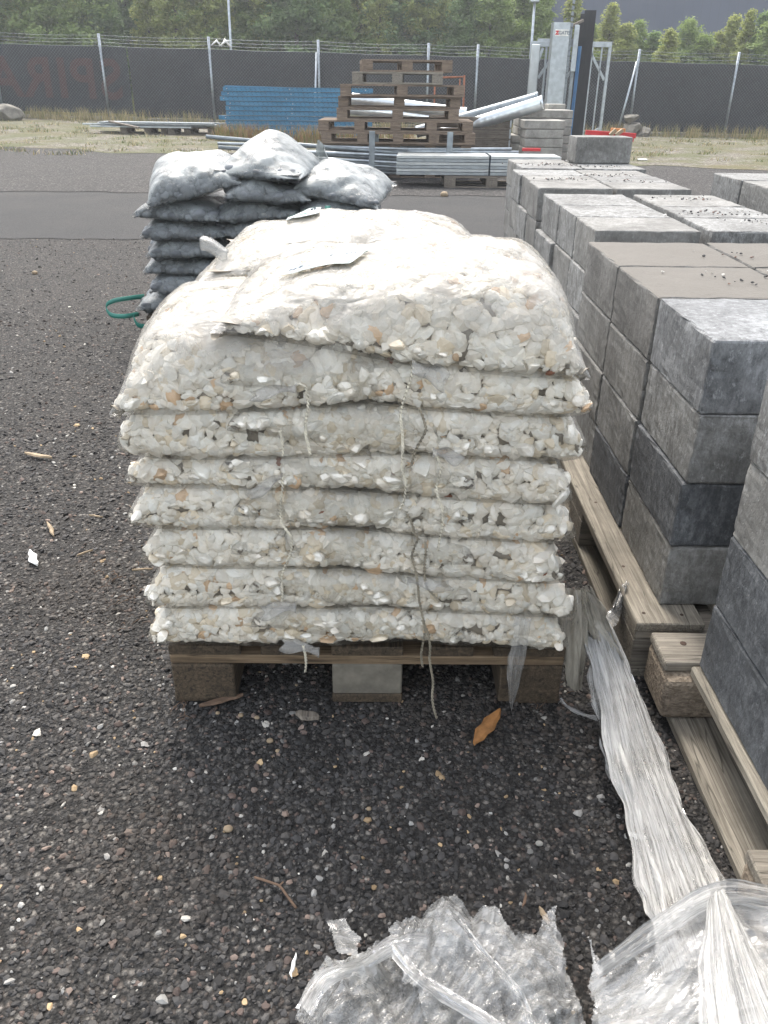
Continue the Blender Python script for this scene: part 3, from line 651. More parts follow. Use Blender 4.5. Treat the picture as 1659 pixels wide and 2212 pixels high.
Lz = [.150, .238, .328, .412, .496, .552, .648]; Rz = [.147, .222, .302, .388, .470, .550, .634, .712]
Lx = [-.452, -.434, -.440, -.446, -.437, -.446, -.460]; Rx = [.352, .350, .338, .343, .334, .336, .337, .332]
ROWS = [('front', 1.272), ('middle', 1.672), ('rear', 2.072)]; BD = .43
def bag(side, k, zs, xs_, n, row, y, top_=False, seedv=0, full=False):
    inner = 1 if side == 'left' else -1
    z = zs[k]; T = (zs[k + 1] - z if k + 1 < n else (.112 if side == 'left' else .122)); T = T * 1.27 + .006
    L = .60; x0 = xs_[k] + (0 if top_ else random.uniform(-.010, .010)); cx = x0 + inner * L / 2
    root = empty('white_stone_bag', (cx, y + BD / 2, z)); root.rotation_euler = (0, 0, R_(random.uniform(-2, 2)))
    rise = .004 if side == 'left' else .042
    if top_: rise = .02 if side == 'left' else .066
    V, Fq = bag_surface(L, BD, T, inner, rise, N=(96 if top_ else 40), fold=(.0045 if top_ else 0), seam=-.18 if not top_ else -.34, seedv=seedv, lump=.005 if not top_ else .007, sag=.0 if not top_ else .012, blunt=.30 if not top_ else .48, expo=(8 if not top_ else 5), tp=((.5, 2.2) if not top_ else ((.12, 2.) if side == 'left' else (.80, 1.7))))
    fill_bag(root, V, Fq, 5200, .0195, SL, SF, lambda m_: marble_cols(m_, .10 if k < 3 and side == 'left' else .03), STONE, (.24, .215, .175), FILM, fullcover=top_ or full, hz_sheen_top=.55 if top_ else .14, hz_side=.02)
    mx = inner * L / 2
    if not (top_ and side == 'right'): flap(root, mx * .97, -BD / 2 + .03, BD / 2 - .10, T * (.35 if not top_ else .16) + rise, inner, ln=.06 + .02 * random.random(), drop=.012 if not top_ else .02, mat=FLAPT if top_ else FLAP, seedv=seedv)
    return root
def bag_label(side, k, n, row):
    if k == n - 1: return 'topmost white marble stone bag on the %s of the %s row' % (side, row)
    return 'clear bag of white marble stones, %s from the bottom, %s side, %s row' % (ORD[k], side, row)
GRP = 'clear bags of white stones on the near pallet'
protoB = {}
for side, zs, xs_ in (('left', Lz, Lx), ('right', Rz, Rx)):
    for k in range(len(zs)):
        tp = k == len(zs) - 1
        b = bag(side, k, zs, xs_, len(zs), 'front', ROWS[0][1], tp, seedv=k * 7 + (0 if side == 'left' else 3))
        if tp and side == 'right': b.rotation_euler = (R_(3.5), 0, R_(-2))
        if tp and side == 'left': b.rotation_euler = (R_(2.5), R_(-1.5), R_(3))
        tag(b, bag_label(side, k, len(zs), 'front'), 'stone bag', GRP); protoB[(side, k)] = b
for row, y in ROWS[1:]:
    for side, zs in (('left', Lz), ('right', Rz)):
        for k in range(len(zs)):
            if row == 'rear' and k == len(zs) - 1 and side == 'right': continue
            src = protoB[(side, (k * 3 + 1) % (len(zs) - 1) if k < len(zs) - 1 else k)]
            b = copy_tree(src); b.location = protoB[(side, k)].location + Vector((random.uniform(-.01, .01), y - ROWS[0][1], 0)); b.scale = (1, 1, 1)
            if k == len(zs) - 1: b.rotation_euler = (R_(2), 0, R_(-3)); b.location.z += -.01 if side == 'left' else -.055
            tag(b, bag_label(side, k, len(zs), row), 'stone bag', GRP)
# the loose bag lying on top of the middle row
cb = at(738, 520, 1.90)
root = empty('white_stone_bag', (cb.x + .015, 1.93, .775), R_(3))
V, Fq = bag_surface(.60, .40, .105, -1, -.015, seam=-.32, N=90, fold=.0045, seedv=91, lump=.007, sag=.012, blunt=.55, expo=3.2)
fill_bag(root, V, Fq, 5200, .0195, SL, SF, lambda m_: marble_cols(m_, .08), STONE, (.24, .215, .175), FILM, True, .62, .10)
flap(root, -.262, -.14, -.105, .050, -1, .055, -.02, FLAPT, seedv=5)
tag(root, 'white stone bag lying on top at the back with its mouth pointing left', 'stone bag', GRP)
def paper_label(root, c, ex, ey, mat=PAPER, lift=.006, seedv=1):
    """printed sheet seen at an angle: c corner, ex/ey edge vectors (local)"""
    c, ex, ey = Vector(c), Vector(ex), Vector(ey); nz = ex.cross(ey).normalized(); nx_, ny_ = 16, 8; V = []
    f = lambda u, v: c + ex * u + ey * v + nz * (.006 * math.sin(u * 3.1) + .002 * math.sin(v * 6 + u * 4))
    for i in range(nx_ + 1):
        for j in range(ny_ + 1): V.append(f(i / nx_, j / ny_))
    Fq = [(i * (ny_ + 1) + j, (i + 1) * (ny_ + 1) + j, (i + 1) * (ny_ + 1) + j + 1, i * (ny_ + 1) + j + 1) for i in range(nx_) for j in range(ny_)]
    lb = npmesh('paper_label', V, Fq, mat, root, smooth=True)
    rr = random.Random(seedv); V = []; Fq = []
    def q(u0_, u1, v0, v1):
        b = len(V)
        for u, v in ((u0_, v0), (u1, v0), (u1, v1), (u0_, v1)): V.append(f(u, v) + nz * .0012)
        Fq.append((b, b + 1, b + 2, b + 3))
    for i, (u, hgt, l0) in enumerate([(.20, .05, .1), (.28, .02, .1), (.34, .02, .1), (.42, .035, .1), (.50, .018, .1), (.56, .018, .1), (.63, .03, .1), (.71, .018, .1), (.77, .018, .1), (.84, .04, .1), (.92, .015, .1)]):
        v = l0
        while v < .9:
            ww = rr.uniform(.02, .07)
            if rr.random() < .85: q(u, u + hgt, v, min(.92, v + ww))
            v += ww + .015
    npmesh('printed_lines', V, Fq, INK, lb)
    V = []; Fq = []
    for a in ((.03, .97, .03, .045), (.03, .97, .955, .97), (.03, .045, .03, .97), (.955, .97, .03, .97)): q(*a)
    npmesh('printed_border', V, Fq, INKG, lb)
tr_ = protoB[('right', 7)]; 
TL = tr_.matrix_basis.inverted() if False else None
bpy.context.view_layer.update()
def loc(o, p): return o.matrix_world.inverted() @ Vector(p)
def label_on(o, pts, seedv, dz=.0):
    c, a, b = [loc(o, p) for p in pts]; paper_label(o, c, a - c, b - c, seedv=seedv)
from mathutils.bvhtree import BVHTree
def film_tree(o):
    f = [c for c in o.children if c.name.startswith('film')][0]; return BVHTree.FromPolygons([f.matrix_world @ v.co for v in f.data.vertices], [p.vertices[:] for p in f.data.polygons])
def label_on(o, corners, seedv, names=('paper_label',)):
    """printed sheet lying on the film: four corners (origin, along u, opposite, along v)"""
    tr = film_tree(o); W_ = []
    for px, py in corners:
        h = tr.ray_cast(Vector((0, 0, CH)), ray(px, py).normalized()); W_.append(h[0] if h[0] else gz(px, py, .8))
    def f(u, v):
        p = W_[0].lerp(W_[1], u).lerp(W_[3].lerp(W_[2], u), v); h = tr.ray_cast(Vector((p.x, p.y, 1.1)), Vector((0, 0, -1)))
        z = max(p.z, (h[0].z if h[0] else p.z)) + .006; return loc(o, (p.x, p.y, z))
    nx_, ny_ = 14, 10; V = [f(i / nx_, j / ny_) for i in range(nx_ + 1) for j in range(ny_ + 1)]
    Fq = [(i * (ny_ + 1) + j, (i + 1) * (ny_ + 1) + j, (i + 1) * (ny_ + 1) + j + 1, i * (ny_ + 1) + j + 1) for i in range(nx_) for j in range(ny_)]
    lb = npmesh('paper_label', V, Fq, PAPER, o, smooth=True); lb.modifiers.new('s', 'SOLIDIFY').thickness = .0006
    rr = random.Random(seedv); V = []; Fq = []
    def q(u0_, u1, v0, v1, n=1):
        for i in range(n):
            b = len(V)
            for u, v in ((u0_, v0 + (v1 - v0) * i / n), (u1, v0 + (v1 - v0) * i / n), (u1, v0 + (v1 - v0) * (i + 1) / n), (u0_, v0 + (v1 - v0) * (i + 1) / n)): V.append(f(u, v) + Vector((0, 0, .0016)))
            Fq.append((b, b + 1, b + 2, b + 3))
    for u, hgt in [(.12, .05), (.20, .022), (.26, .022), (.33, .04), (.41, .022), (.47, .022), (.54, .035), (.62, .022), (.68, .022), (.76, .045), (.86, .02)]:
        v = .1
        while v < .88:
            ww = rr.uniform(.03, .09)
            if rr.random() < .85: q(u, u + hgt, v, min(.9, v + ww))
            v += ww + .02
    npmesh('printed_lines', V, Fq, INK, lb)
    V = []; Fq = []
    for a_ in ((.03, .97, .03, .05), (.03, .97, .95, .97)): q(*a_)
    q(.03, .045, .03, .97, 8); q(.955, .97, .03, .97, 8)
    npmesh('printed_border', V, Fq, INKG, lb)
label_on(tr_, [(575, 612), (760, 545), (810, 548), (770, 580)][0:0] or [(588, 606), (735, 552), (808, 547), (755, 577)], 3)
label_on(root, [(618, 482), (668, 455), (694, 452), (690, 466)], 4)
# film tongues of the bag mouths showing between the layers
def tongue(side, k, x0, y0_, x1, y1_, h_, seedv):
    o = protoB[(side, k)]; r = np.random.default_rng(seedv); V = []; n1, n2 = 14, 4; a, b = at(x0, y0_, 1.252), at(x1, y1_, 1.262); d = 1 if x1 > x0 else -1
    for i in range(n1 + 1):
        u = i / n1; p = a.lerp(b, u); hh = h_ * (.55 + .45 * u) if h_ > 0 else h_
        for j in range(n2 + 1):
            w_ = j / n2; tw_ = 1 - .35 * math.exp(-((u - .12) / .1) ** 2); V.append(loc(o, (p.x + .006 * math.sin(w_ * 5 + seedv) * u, p.y - .006 + .016 * w_ + .004 * math.sin(u * 7 + seedv), p.z + (-hh / 2 + hh * w_) * tw_ + .003 * math.sin(u * 8 + j + seedv))))
    Fq = [(i * (n2 + 1) + j, (i + 1) * (n2 + 1) + j, (i + 1) * (n2 + 1) + j + 1, i * (n2 + 1) + j + 1) for i in range(n1) for j in range(n2)]
    npmesh('mouth_flap', V, Fq, FLAPT, o, smooth=True, attrs={'haze': np.full(len(V), .10)}).modifiers.new('s', 'SOLIDIFY').thickness = .0008
for q_ in [('right', 6, 640, 838, 545, 856, .016), ('left', 5, 890, 790, 965, 822, .034), ('left', 3, 935, 975, 998, 992, .020), ('right', 4, 610, 1030, 535, 1075, .018),
           ('left', 0, 880, 1255, 975, 1270, .018), ('right', 1, 640, 1310, 565, 1325, .026), ('right', 0, 690, 1408, 608, 1392, .020)]:
    tongue(*q_, seedv=int(q_[2]))
# twine hanging from the mouths, in front of the bags
def tw(side, k, pts, mat=TWINE, Y=1.262):
    o = protoB[(side, k)]; twine(o, [loc(o, at(x, y, Y + (dy[0] if dy else 0))) for x, y, *dy in pts], mat)
tw('right', 6, [(645, 828), (658, 835), (663, 880), (664, 940), (667, 985)])
tw('left', 5, [(893, 780), (880, 830), (868, 900), (866, 960), (872, 1010), (880, 1040), (868, 1085), (862, 1102)])
tw('left', 4, [(905, 880), (918, 930), (905, 965), (890, 1005), (878, 1010)], TWINED)
tw('left', 3, [(935, 970), (950, 1010), (945, 1050), (955, 1100), (950, 1190)])
tw('right', 5, [(605, 930), (608, 985)])
tw('right', 4, [(610, 1030), (604, 1075), (612, 1130), (628, 1160), (625, 1200), (610, 1250), (606, 1300)])
tw('left', 2, [(880, 1110), (892, 1150), (903, 1165), (893, 1200), (898, 1255), (912, 1310), (915, 1380), (912, 1440)], TWINED)
tw('left', 1, [(918, 1170), (915, 1215), (925, 1270), (945, 1300)], TWINED)
tw('right', 0, [(655, 1395), (657, 1420), (661, 1452)])
twl = [(912, 1340, .0), (932, 1400, -.0), (930, 1450, -.0), (935, 1500, -.01), (944, 1552, -.03)]
tw('left', 0, twl, TWINED)

# ------------------------------------------------------------ dark pebble bags
bp = make_pallet(mats=(WYD, WXD, WYD)); bp.location = (-.56, 4.28, 0); bp.rotation_euler = (0, 0, R_(90)); tag(bp, 'dark pallet under the stack of grey pebble bags')
bl = {}
GB = 'dusty bags of grey pebbles on the second pallet'
protoP = []
for i in range(6):
    r = empty('grey_pebble_bag', (0, 0, 0)); V, Fq = bag_surface(.385, .68, .118, 1, -.0, seam=-.22, N=32, seedv=200 + i, lump=.011, blunt=.46, expo=4)
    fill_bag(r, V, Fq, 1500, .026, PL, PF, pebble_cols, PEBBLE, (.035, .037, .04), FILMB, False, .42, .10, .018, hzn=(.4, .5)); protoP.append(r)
xcs = [-.925, -.56, -.205]; usedp = [False] * 6; cn = ['left', 'middle', 'right']
for c_ in range(3):
    for k in range([6, 7, 6][c_]):
        i = (k * 2 + c_) % 6; o = protoP[i] if not usedp[i] else copy_tree(protoP[i]); usedp[i] = True
        o.location = (xcs[c_] + random.uniform(-.035, .02) - (.05 - .012 * k if c_ == 0 else 0), 4.22 + random.uniform(-.02, .02), .148 + k * .083); o.rotation_euler = (0, R_(random.uniform(-5, 5)), R_(random.uniform(-6, 6)))
        tag(o, 'milky bag of grey pebbles, %s from the bottom in the %s column' % (ORD[k], cn[c_]), 'stone bag', GB)
tops = [('left', (-.915, 4.18, .69), .43, .62, .165, (R_(5), R_(-13), R_(9)), -.3, .0), ('middle', (-.545, 4.18, .735), .41, .58, .14, (R_(3), R_(2), R_(-10)), -.12, .03), ('right', (-.20, 4.22, .67), .40, .62, .13, (R_(4), R_(9), R_(-8)), -.3, .0)]
for nm, lc, L, D, T, rt, seam, sag in tops:
    r = empty('grey_pebble_bag', lc); r.rotation_euler = rt
    V, Fq = bag_surface(L, D, T, 1, .0, seam=seam, N=36, seedv=int(300 + lc[0] * 10), lump=.010, sag=sag, blunt=(.66 if nm == 'middle' else .5), expo=(2.4 if nm == 'middle' else 3.6))
    if nm == 'middle':
        d = (V[:, 0] ** 2 + (V[:, 1] - .05) ** 2); V[:len(V) // 2, 2] += .055 * np.exp(-d[:len(V) // 2] / .010)
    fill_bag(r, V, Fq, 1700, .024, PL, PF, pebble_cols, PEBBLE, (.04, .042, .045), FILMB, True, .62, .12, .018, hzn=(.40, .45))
    # welded edge round the bag
    tag(r, {'left': 'topmost pale-sheened pebble bag on the left column, sloping to the left', 'middle': 'peaked pale-sheened pebble bag at the top centre', 'right': 'topmost pebble bag on the right with an upturned corner'}[nm], 'stone bag', GB)
    if nm == 'right':
        n_ = 8; Vv = []; 
        for i in range(n_ + 1):
            for j in range(n_ + 1):
                u, v = i / n_, j / n_; Vv.append((-.20 + .15 * u * (1 - .75 * v) + .01 * v, .1 + .05 * math.sin(u * 3), .07 + .13 * v - .05 * u))
        npmesh('corner_flap', Vv, [(i * (n_ + 1) + j, (i + 1) * (n_ + 1) + j, (i + 1) * (n_ + 1) + j + 1, i * (n_ + 1) + j + 1) for i in range(n_) for j in range(n_)], FILMB, r, smooth=True, attrs={'haze': np.full(len(Vv), .8)}).modifiers.new('s', 'SOLIDIFY').thickness = .001
def ribbon(name, pts, wv, wid, mat, parent=None, th=.0015):
    V = []; P = [Vector(p) for p in pts]; wv = Vector(wv).normalized()
    for p in P: V += [p - wv * wid / 2, p + wv * wid / 2]
    o = npmesh(name, V, [(2 * i, 2 * i + 1, 2 * i + 3, 2 * i + 2) for i in range(len(P) - 1)], mat, parent, smooth=True)
    md = o.modifiers.new('s', 'SOLIDIFY'); md.thickness = th; return o
def arc(pts, n=8):
    """Catmull-Rom through points"""
    P = [Vector(p) for p in pts]; P = [P[0]] + P + [P[-1]]; out = []
    for i in range(1, len(P) - 2):
        for k in range(n):
            t_ = k / n; a, b, c, d = P[i - 1], P[i], P[i + 1], P[i + 2]
            out.append(.5 * ((2 * b) + (c - a) * t_ + (2 * a - 5 * b + 4 * c - d) * t_ * t_ + (-a + 3 * b - 3 * c + d) * t_ ** 3))
    out.append(P[-2]); return out
sp_ = arc([at(312, 640, 4.0), at(285, 643, 3.95), at(245, 650, 3.9), at(229, 662, 3.88), at(240, 680, 3.87), at(270, 683, 3.88), at(300, 678, 3.95)])
st = ribbon('green_strap', sp_, (0, .3, 1), .022, GREEN); tag(st, 'loose green packing strap looping out at the foot of pebble stack', 'strap')
st2 = ribbon('green_strap', arc([at(288, 678, 3.84), at(291, 692, 3.83), at(300, 703, 3.84), at(325, 706, 3.9)]), (0, .3, 1), .022, GREEN); tag(st2, 'short green strap end curling under the lowest left pebble bag', 'strap')
st3 = ribbon('green_strap', arc([(-.27, 3.88, .655), (-.27, 3.862, .62), (-.27, 3.862, .5), (-.27, 3.865, .35)]), (1, 0, 0), .025, GREEN); tag(st3, 'tight vertical green strap over the right column of pebble bags', 'strap')

# ------------------------------------------------------------ concrete blocks
def block_mesh(w_, d_, h_, mi, seedv, bev=.0055):
    b = bmesh.new(); bmesh.ops.create_cube(b, size=1, matrix=Matrix.Translation((0, 0, h_ / 2)) @ Matrix.Diagonal((w_, d_, h_, 1)))
    bmesh.ops.bevel(b, geom=b.edges[:], offset=bev, segments=2, affect='EDGES', profile=.5)
    bmesh.ops.subdivide_edges(b, edges=[e for e in b.edges if e.calc_length() > .05], cuts=9, use_grid_fill=True)
    r = random.Random(seedv)
    for v in b.verts:
        ex = (abs(v.co.x) > w_ / 2 - .008) + (abs(v.co.y) > d_ / 2 - .008) + (abs(v.co.z - h_ / 2) > h_ / 2 - .008)
        v.co += Vector([r.gauss(0, .0004) for _ in range(3)])
        if ex >= 2 and r.random() < (.22 if ex == 2 else .5): k_ = 1 - r.uniform(.004, .016); v.co.x *= k_; v.co.y *= k_; v.co.z = h_ / 2 + (v.co.z - h_ / 2) * (1 - r.uniform(.0, .018))
    me = bpy.data.meshes.new('concrete_block'); b.to_mesh(me); b.free(); me.materials.append(CB[mi])
    for p in me.polygons: p.use_smooth = False
    return me
BM = {}
def blk(x, y, z, w_, d_, mi, label, group, h_=.147, rz=0):
    key = (round(w_, 3), round(d_, 3), mi, round(h_, 3), random.randrange(3))
    if key not in BM: BM[key] = block_mesh(w_, d_, h_ - .0012, mi, len(BM))
    o = link('concrete_block', BM[key]); o.location = (x + w_ / 2, y + d_ / 2, z); o.rotation_euler = (0, 0, rz + R_(random.uniform(-.35, .35)))
    tag(o, label, 'concrete block', group); return o
SD = {'a': 'the stack beside the white bags', 'b': 'the second stack back', 'c': 'the third stack back', 'd': 'the rearmost stack', 'e': 'the nearest stack at the right edge', 'f': 'the separate far right stack'}
def stack(key, cols, rows, n, mat_of, jit=.004, zb=.1445, skip=()):
    for ci, x in enumerate(cols):
        for ri, (y, d_) in enumerate(rows):
            for k in range(n):
                if (ci, ri, k) in skip: continue
                side = ['left', 'right', 'far right'][ci]
                crs = ['bottom', 'second', 'third', 'top'][k] if n == 4 else ORD[k]
                blk(x + random.uniform(-jit, jit), y + random.uniform(-.002, .002), zb + k * .147, .345, d_ - .004, mat_of(ci, ri, k),
                    'concrete block, %s course, %s row, %s column of %s' % (crs, ORD[ri], side, SD[key]), 'concrete blocks in ' + SD[key])
stack('a', [.602, .957], [(1.46, .34), (1.805, .35), (2.16, .37)], 4, lambda c, r, k: (4 if r == 0 else 2) if k == 3 else [0, 3, 1, 0][(c + r + k) % 4])
stack('b', [.668, 1.062], [(2.745, .31), (3.06, .31), (3.375, .38)], 4, lambda c, r, k: [0, 1, 1][(r + k + c) % 3], .012)
stack('c', [.70, 1.055], [(3.97, .30), (4.275, .30), (4.58, .33)], 4, lambda c, r, k: [0, 0, 1][(r + k * 2 + c) % 3], .008)
stack('d', [.775, 1.135], [(4.99, .31), (5.305, .33)], 4, lambda c, r, k: [0, 1][(r + k) % 2], .006)
stack('e', [.617, .968], [(.912, .348), (.56, .348)], 4, lambda c, r, k: 3 if k < 2 else [0, 1][k % 2], .002, skip=[(1, 1, 3)])
stack('f', [1.80, 2.15], [(3.55, .40), (4.0, .40), (4.42, .40)], 4, lambda c, r, k: [0, 1][(r + k) % 2], .008)
o = blk(1.13, 5.33, .7335, .34, .20, 0, 'single concrete block lying on top of the rearmost stack', 'loose concrete blocks', .147, R_(3))
pa = make_pallet(mats=(WYB, WXB, WXB)); pa.location = (.935, 1.992, 0); tag(pa, 'pale weathered pallet under the block stack beside the white bags')
for x, y in ((.565, 1.62), (.575, 1.95), (.56, 1.43), (.64, 1.425)):
    MB().tube([(x - .935, y - 1.992, .1435), (x - .935, y - 1.992, .1448)], .004, 10).build('nail', NAIL, pa)
def pcopy(src, x, y, label, rz=0, z=0):
    c_ = copy_tree(src); c_.location = (x, y, z); c_.rotation_euler = (0, 0, rz); tag(c_, label); return c_
for ch in list(bp.children): pass
pg = make_pallet(mats=(WY, WX, WX)); pg.location = (1.04, 3.30, 0); tag(pg, 'grey pallet under the second concrete block stack')
pcopy(pg, 1.06, 4.50, 'grey pallet under the third concrete block stack'); pcopy(pg, 1.14, 5.35 + .2, 'grey pallet under the rearmost concrete block stack')
pcopy(pg, 2.14, 4.2, 'grey pallet under the separate far right concrete block stack')
# near right pallet with a pressed-wood corner block
t = NT('pressed_chip_wood'); c = t.coord((1, 1, 1)); v = t.vor(t.coord((1, 1, 3)), 130, out=1); s_ = t.n('ShaderNodeSeparateColor'); t.l(v, s_.inputs[0])
PCH = t.fin(t.mix(.5, t.ramp(s_.outputs[0], [(0, (.10, .075, .05)), (1, (.40, .33, .25))]), t.ramp(t.noise(c, 60, 5), [(.3, (.12, .09, .065)), (.7, (.36, .30, .23))])), .95, t.bump(t.noise(c, 140, 4), .006))
pe = empty('wooden_pallet', (.956, .765, 0)); tag(pe, 'worn pale pallet under the nearest stack at the right edge', 'pallet')
for x0, x1, ya, yb, mt in ((-.352, -.23, -.6, .49, WYB), (-.2, -.06, -.6, .6, WYB), (-.02, .12, -.6, .6, WYB), (.2, .4, -.6, .6, WYB)):
    MB().box((x0, ya, .122), (x1, yb, .1435), .004).build('deck_board', mt, pe)
MB().box((-.40, .497, .120), (.40, .60, .1433), .006).build('end_board', WXB, pe)
for x in (-.40, -.07, .27):
    for y in (-.59, -.05, .47):
        b = MB().box((x, y, .0228), (x + .135, y + .13, .1195 if y > .4 else .0995), .012).build('block', PCH, pe)
for y in (-.59, -.05): MB().box((-.4, y, .1), (.4, y + .13, .1215), .003).build('stringer', WXB, pe)
for x in (-.375, -.07, .27): MB().box((x, -.6, 0), (x + .13, .59, .022), .004).build('bottom_board', WYO if x > -.3 else WYB, pe)
for x, y in ((-.345, .56), (-.30, .525)): MB().tube([(x, y, .1425), (x, y, .1446)], .0065, 10).build('nail', NAIL, pe)

# crumbs of gravel on the block tops
P = []
for cx, cy, n, s_ in ((.86, 4.35, 60, .06), (1.15, 4.6, 50, .09), (.95, 5.2, 90, .09), (1.25, 5.1, 40, .1), (1.25, 3.6, 40, .08), (1.22, 3.15, 45, .09), (1.3, 2.95, 30, .07), (.82, 2.05, 10, .06), (.93, 2.3, 8, .08), (1.12, 2.0, 14, .08), (1.2, 4.3, 30, .07), (.85, 1.95, 6, .1)):
    for _ in range(n): P.append((cx + random.gauss(0, s_), cy + random.gauss(0, s_ * .5), .7345))
P = np.array(P); P = P[(P[:, 0] < 1.38) & (P[:, 1] > 1.5)]; n = len(P); C = np.ones((n, 4)); r = rng.random(n); C[:, :3] = np.where((r < .55)[:, None], [.04, .04, .042], np.where((r < .9)[:, None], [.5, .49, .46], [.17, .11, .09]))
P[:, 2] += .0015
V, Fa, CC = scatter_stones(P, np.tile([0, 0, 1.], (n, 1)), rng.uniform(.003, .0075, n), GL_, GF, .5, 0., C)
tag(npmesh('spilled_chippings', V, Fa, GRAV, colors=CC), 'small dark and white chippings scattered on the tops of concrete blocks', 'gravel', kind='stuff')

# ------------------------------------------------------------ stretch wrap
def wrap_strip(name, path, side, parent=None, nseg=36, mat=None, amp=.006, arch=.02, seedv=0, fray=.12):
    """pleated plastic film pulled into a flat rope: path of (point, width)"""
    r = np.random.default_rng(seedv); pts = arc([p for p, _ in path], 10); ws = np.interp(np.linspace(0, len(path) - 1, len(pts)), range(len(path)), [w_ for _, w_ in path])
    V = []; UV = []; pl = r.normal(size=nseg + 1) * amp; pl = pl * (1 - .0); ph = r.uniform(0, 6, nseg + 1)
    L = 0
    for i, p in enumerate(pts):
        d = (pts[min(i + 1, len(pts) - 1)] - pts[max(0, i - 1)]); L += d.length / 2; d.normalize(); sx = d.cross(Vector((0, 0, 1)))
        sx = sx.normalized() if sx.length > .1 else Vector((1, 0, 0)); sv = Vector(side[0]).lerp(Vector(side[1]), i / (len(pts) - 1)).normalized() if side else sx
        nv = sv.cross(d).normalized()
        if nv.y > 0 and abs(nv.z) < .5: nv = -nv
        if nv.z < -.3: nv = -nv
        for j in range(nseg + 1):
            s = j / nseg * 2 - 1; e = 1 + fray * (math.sin(i * .31 + ph[0]) + .6 * math.sin(i * .83 + ph[1] + 2 * s)) * (abs(s) > .85) * .6
            off = pl[j] * (1 + .5 * math.sin(i * .35 + ph[j])) + arch * (1 - s * s) + r.normal() * .0006
            q = p + sv * (ws[i] / 2 * s * e) + nv * off
            q.z = max(q.z, .006)
            V.append(q); UV.append((j / nseg, L))
    n1 = nseg + 1; Fq = [(i * n1 + j, (i + 1) * n1 + j, (i + 1) * n1 + j + 1, i * n1 + j + 1) for i in range(len(pts) - 1) for j in range(nseg)]
    return npmesh(name, V, Fq, mat or WRAP, parent, smooth=True, uv=UV)
ws = empty('stretch_wrap_strip', (0, 0, 0)); tag(ws, 'long pleated strip of clear stretch wrap trailing from the pallet corner', 'plastic wrap')
P_ = lambda x, y, z: gz(x, y, z)
wrap_strip('wrap_tail', [(P_(1262, 1300, .20), .05), (P_(1300, 1390, .15), .075), (P_(1335, 1500, .10), .095), (P_(1375, 1640, .065), .115), (P_(1415, 1760, .05), .12), (P_(1465, 1900, .04), .14), (P_(1495, 1985, .04), .15), (P_(1535, 2080, .03), .15)], ((1, .1, -.1), (1, .25, 0)), ws, 44, seedv=3, arch=.028, amp=.0035)
wrap_strip('wrap_fold', [(P_(1285, 1420, .12), .02), (P_(1305, 1500, .09), .05), (P_(1325, 1600, .045), .06), (P_(1355, 1690, .03), .045), (P_(1400, 1800, .03), .05)], ((1, .1, -.3), (1, .1, -.2)), ws, 26, seedv=5, arch=.012, fray=.4)
wrap_strip('bunched_film', [(at(1242, 1265, 1.36), .06), (at(1245, 1330, 1.34), .075), (at(1240, 1400, 1.33), .06), (at(1235, 1475, 1.32), .04)], ((1, .2, 0), (1, .3, 0)), ws, 24, WRAPD, .010, .03, 7, .5)
wrap_strip('bunched_film', [(at(1262, 1268, 1.34), .025), (at(1280, 1330, 1.33), .05), (at(1308, 1400, 1.31), .06), (at(1335, 1470, 1.28), .03)], ((1, .1, 0), (1, .3, 0)), ws, 22, WRAPD, .009, .02, 9, .6)
wrap_strip('wrap_fold', [(P_(1345, 1270, .13), .03), (P_(1325, 1335, .10), .05), (P_(1300, 1375, .12), .035), (P_(1278, 1400, .14), .03)], ((1, .4, .2), (.6, .8, 0)), ws, 18, WRAPC, .008, .02, 11, .5)
wrap_strip('wrap_thread', arc([P_(1210, 1512, .02), P_(1228, 1530, .012), P_(1260, 1545, .01), P_(1285, 1550, .02)], 1) and [(P_(1210, 1512, .02), .008), (P_(1228, 1530, .012), .012), (P_(1260, 1545, .012), .012), (P_(1290, 1552, .02), .016)], ((0, 1, .2), (0, 1, .2)), ws, 8, None, .002, .003, 13)
hs = wrap_strip('stretch_wrap_strip', [(at(1132, 1332, 1.258), .034), (at(1127, 1370, 1.252), .028), (at(1118, 1420, 1.25), .036), (at(1110, 1470, 1.255), .024), (at(1103, 1522, 1.262), .004)], ((1, 0, 0), (1, 0, 0)), None, 20, WRAPC, .004, .008, 15)
tag(hs, 'short strip of stretch wrap hanging to a point over the pallet edge', 'plastic wrap')

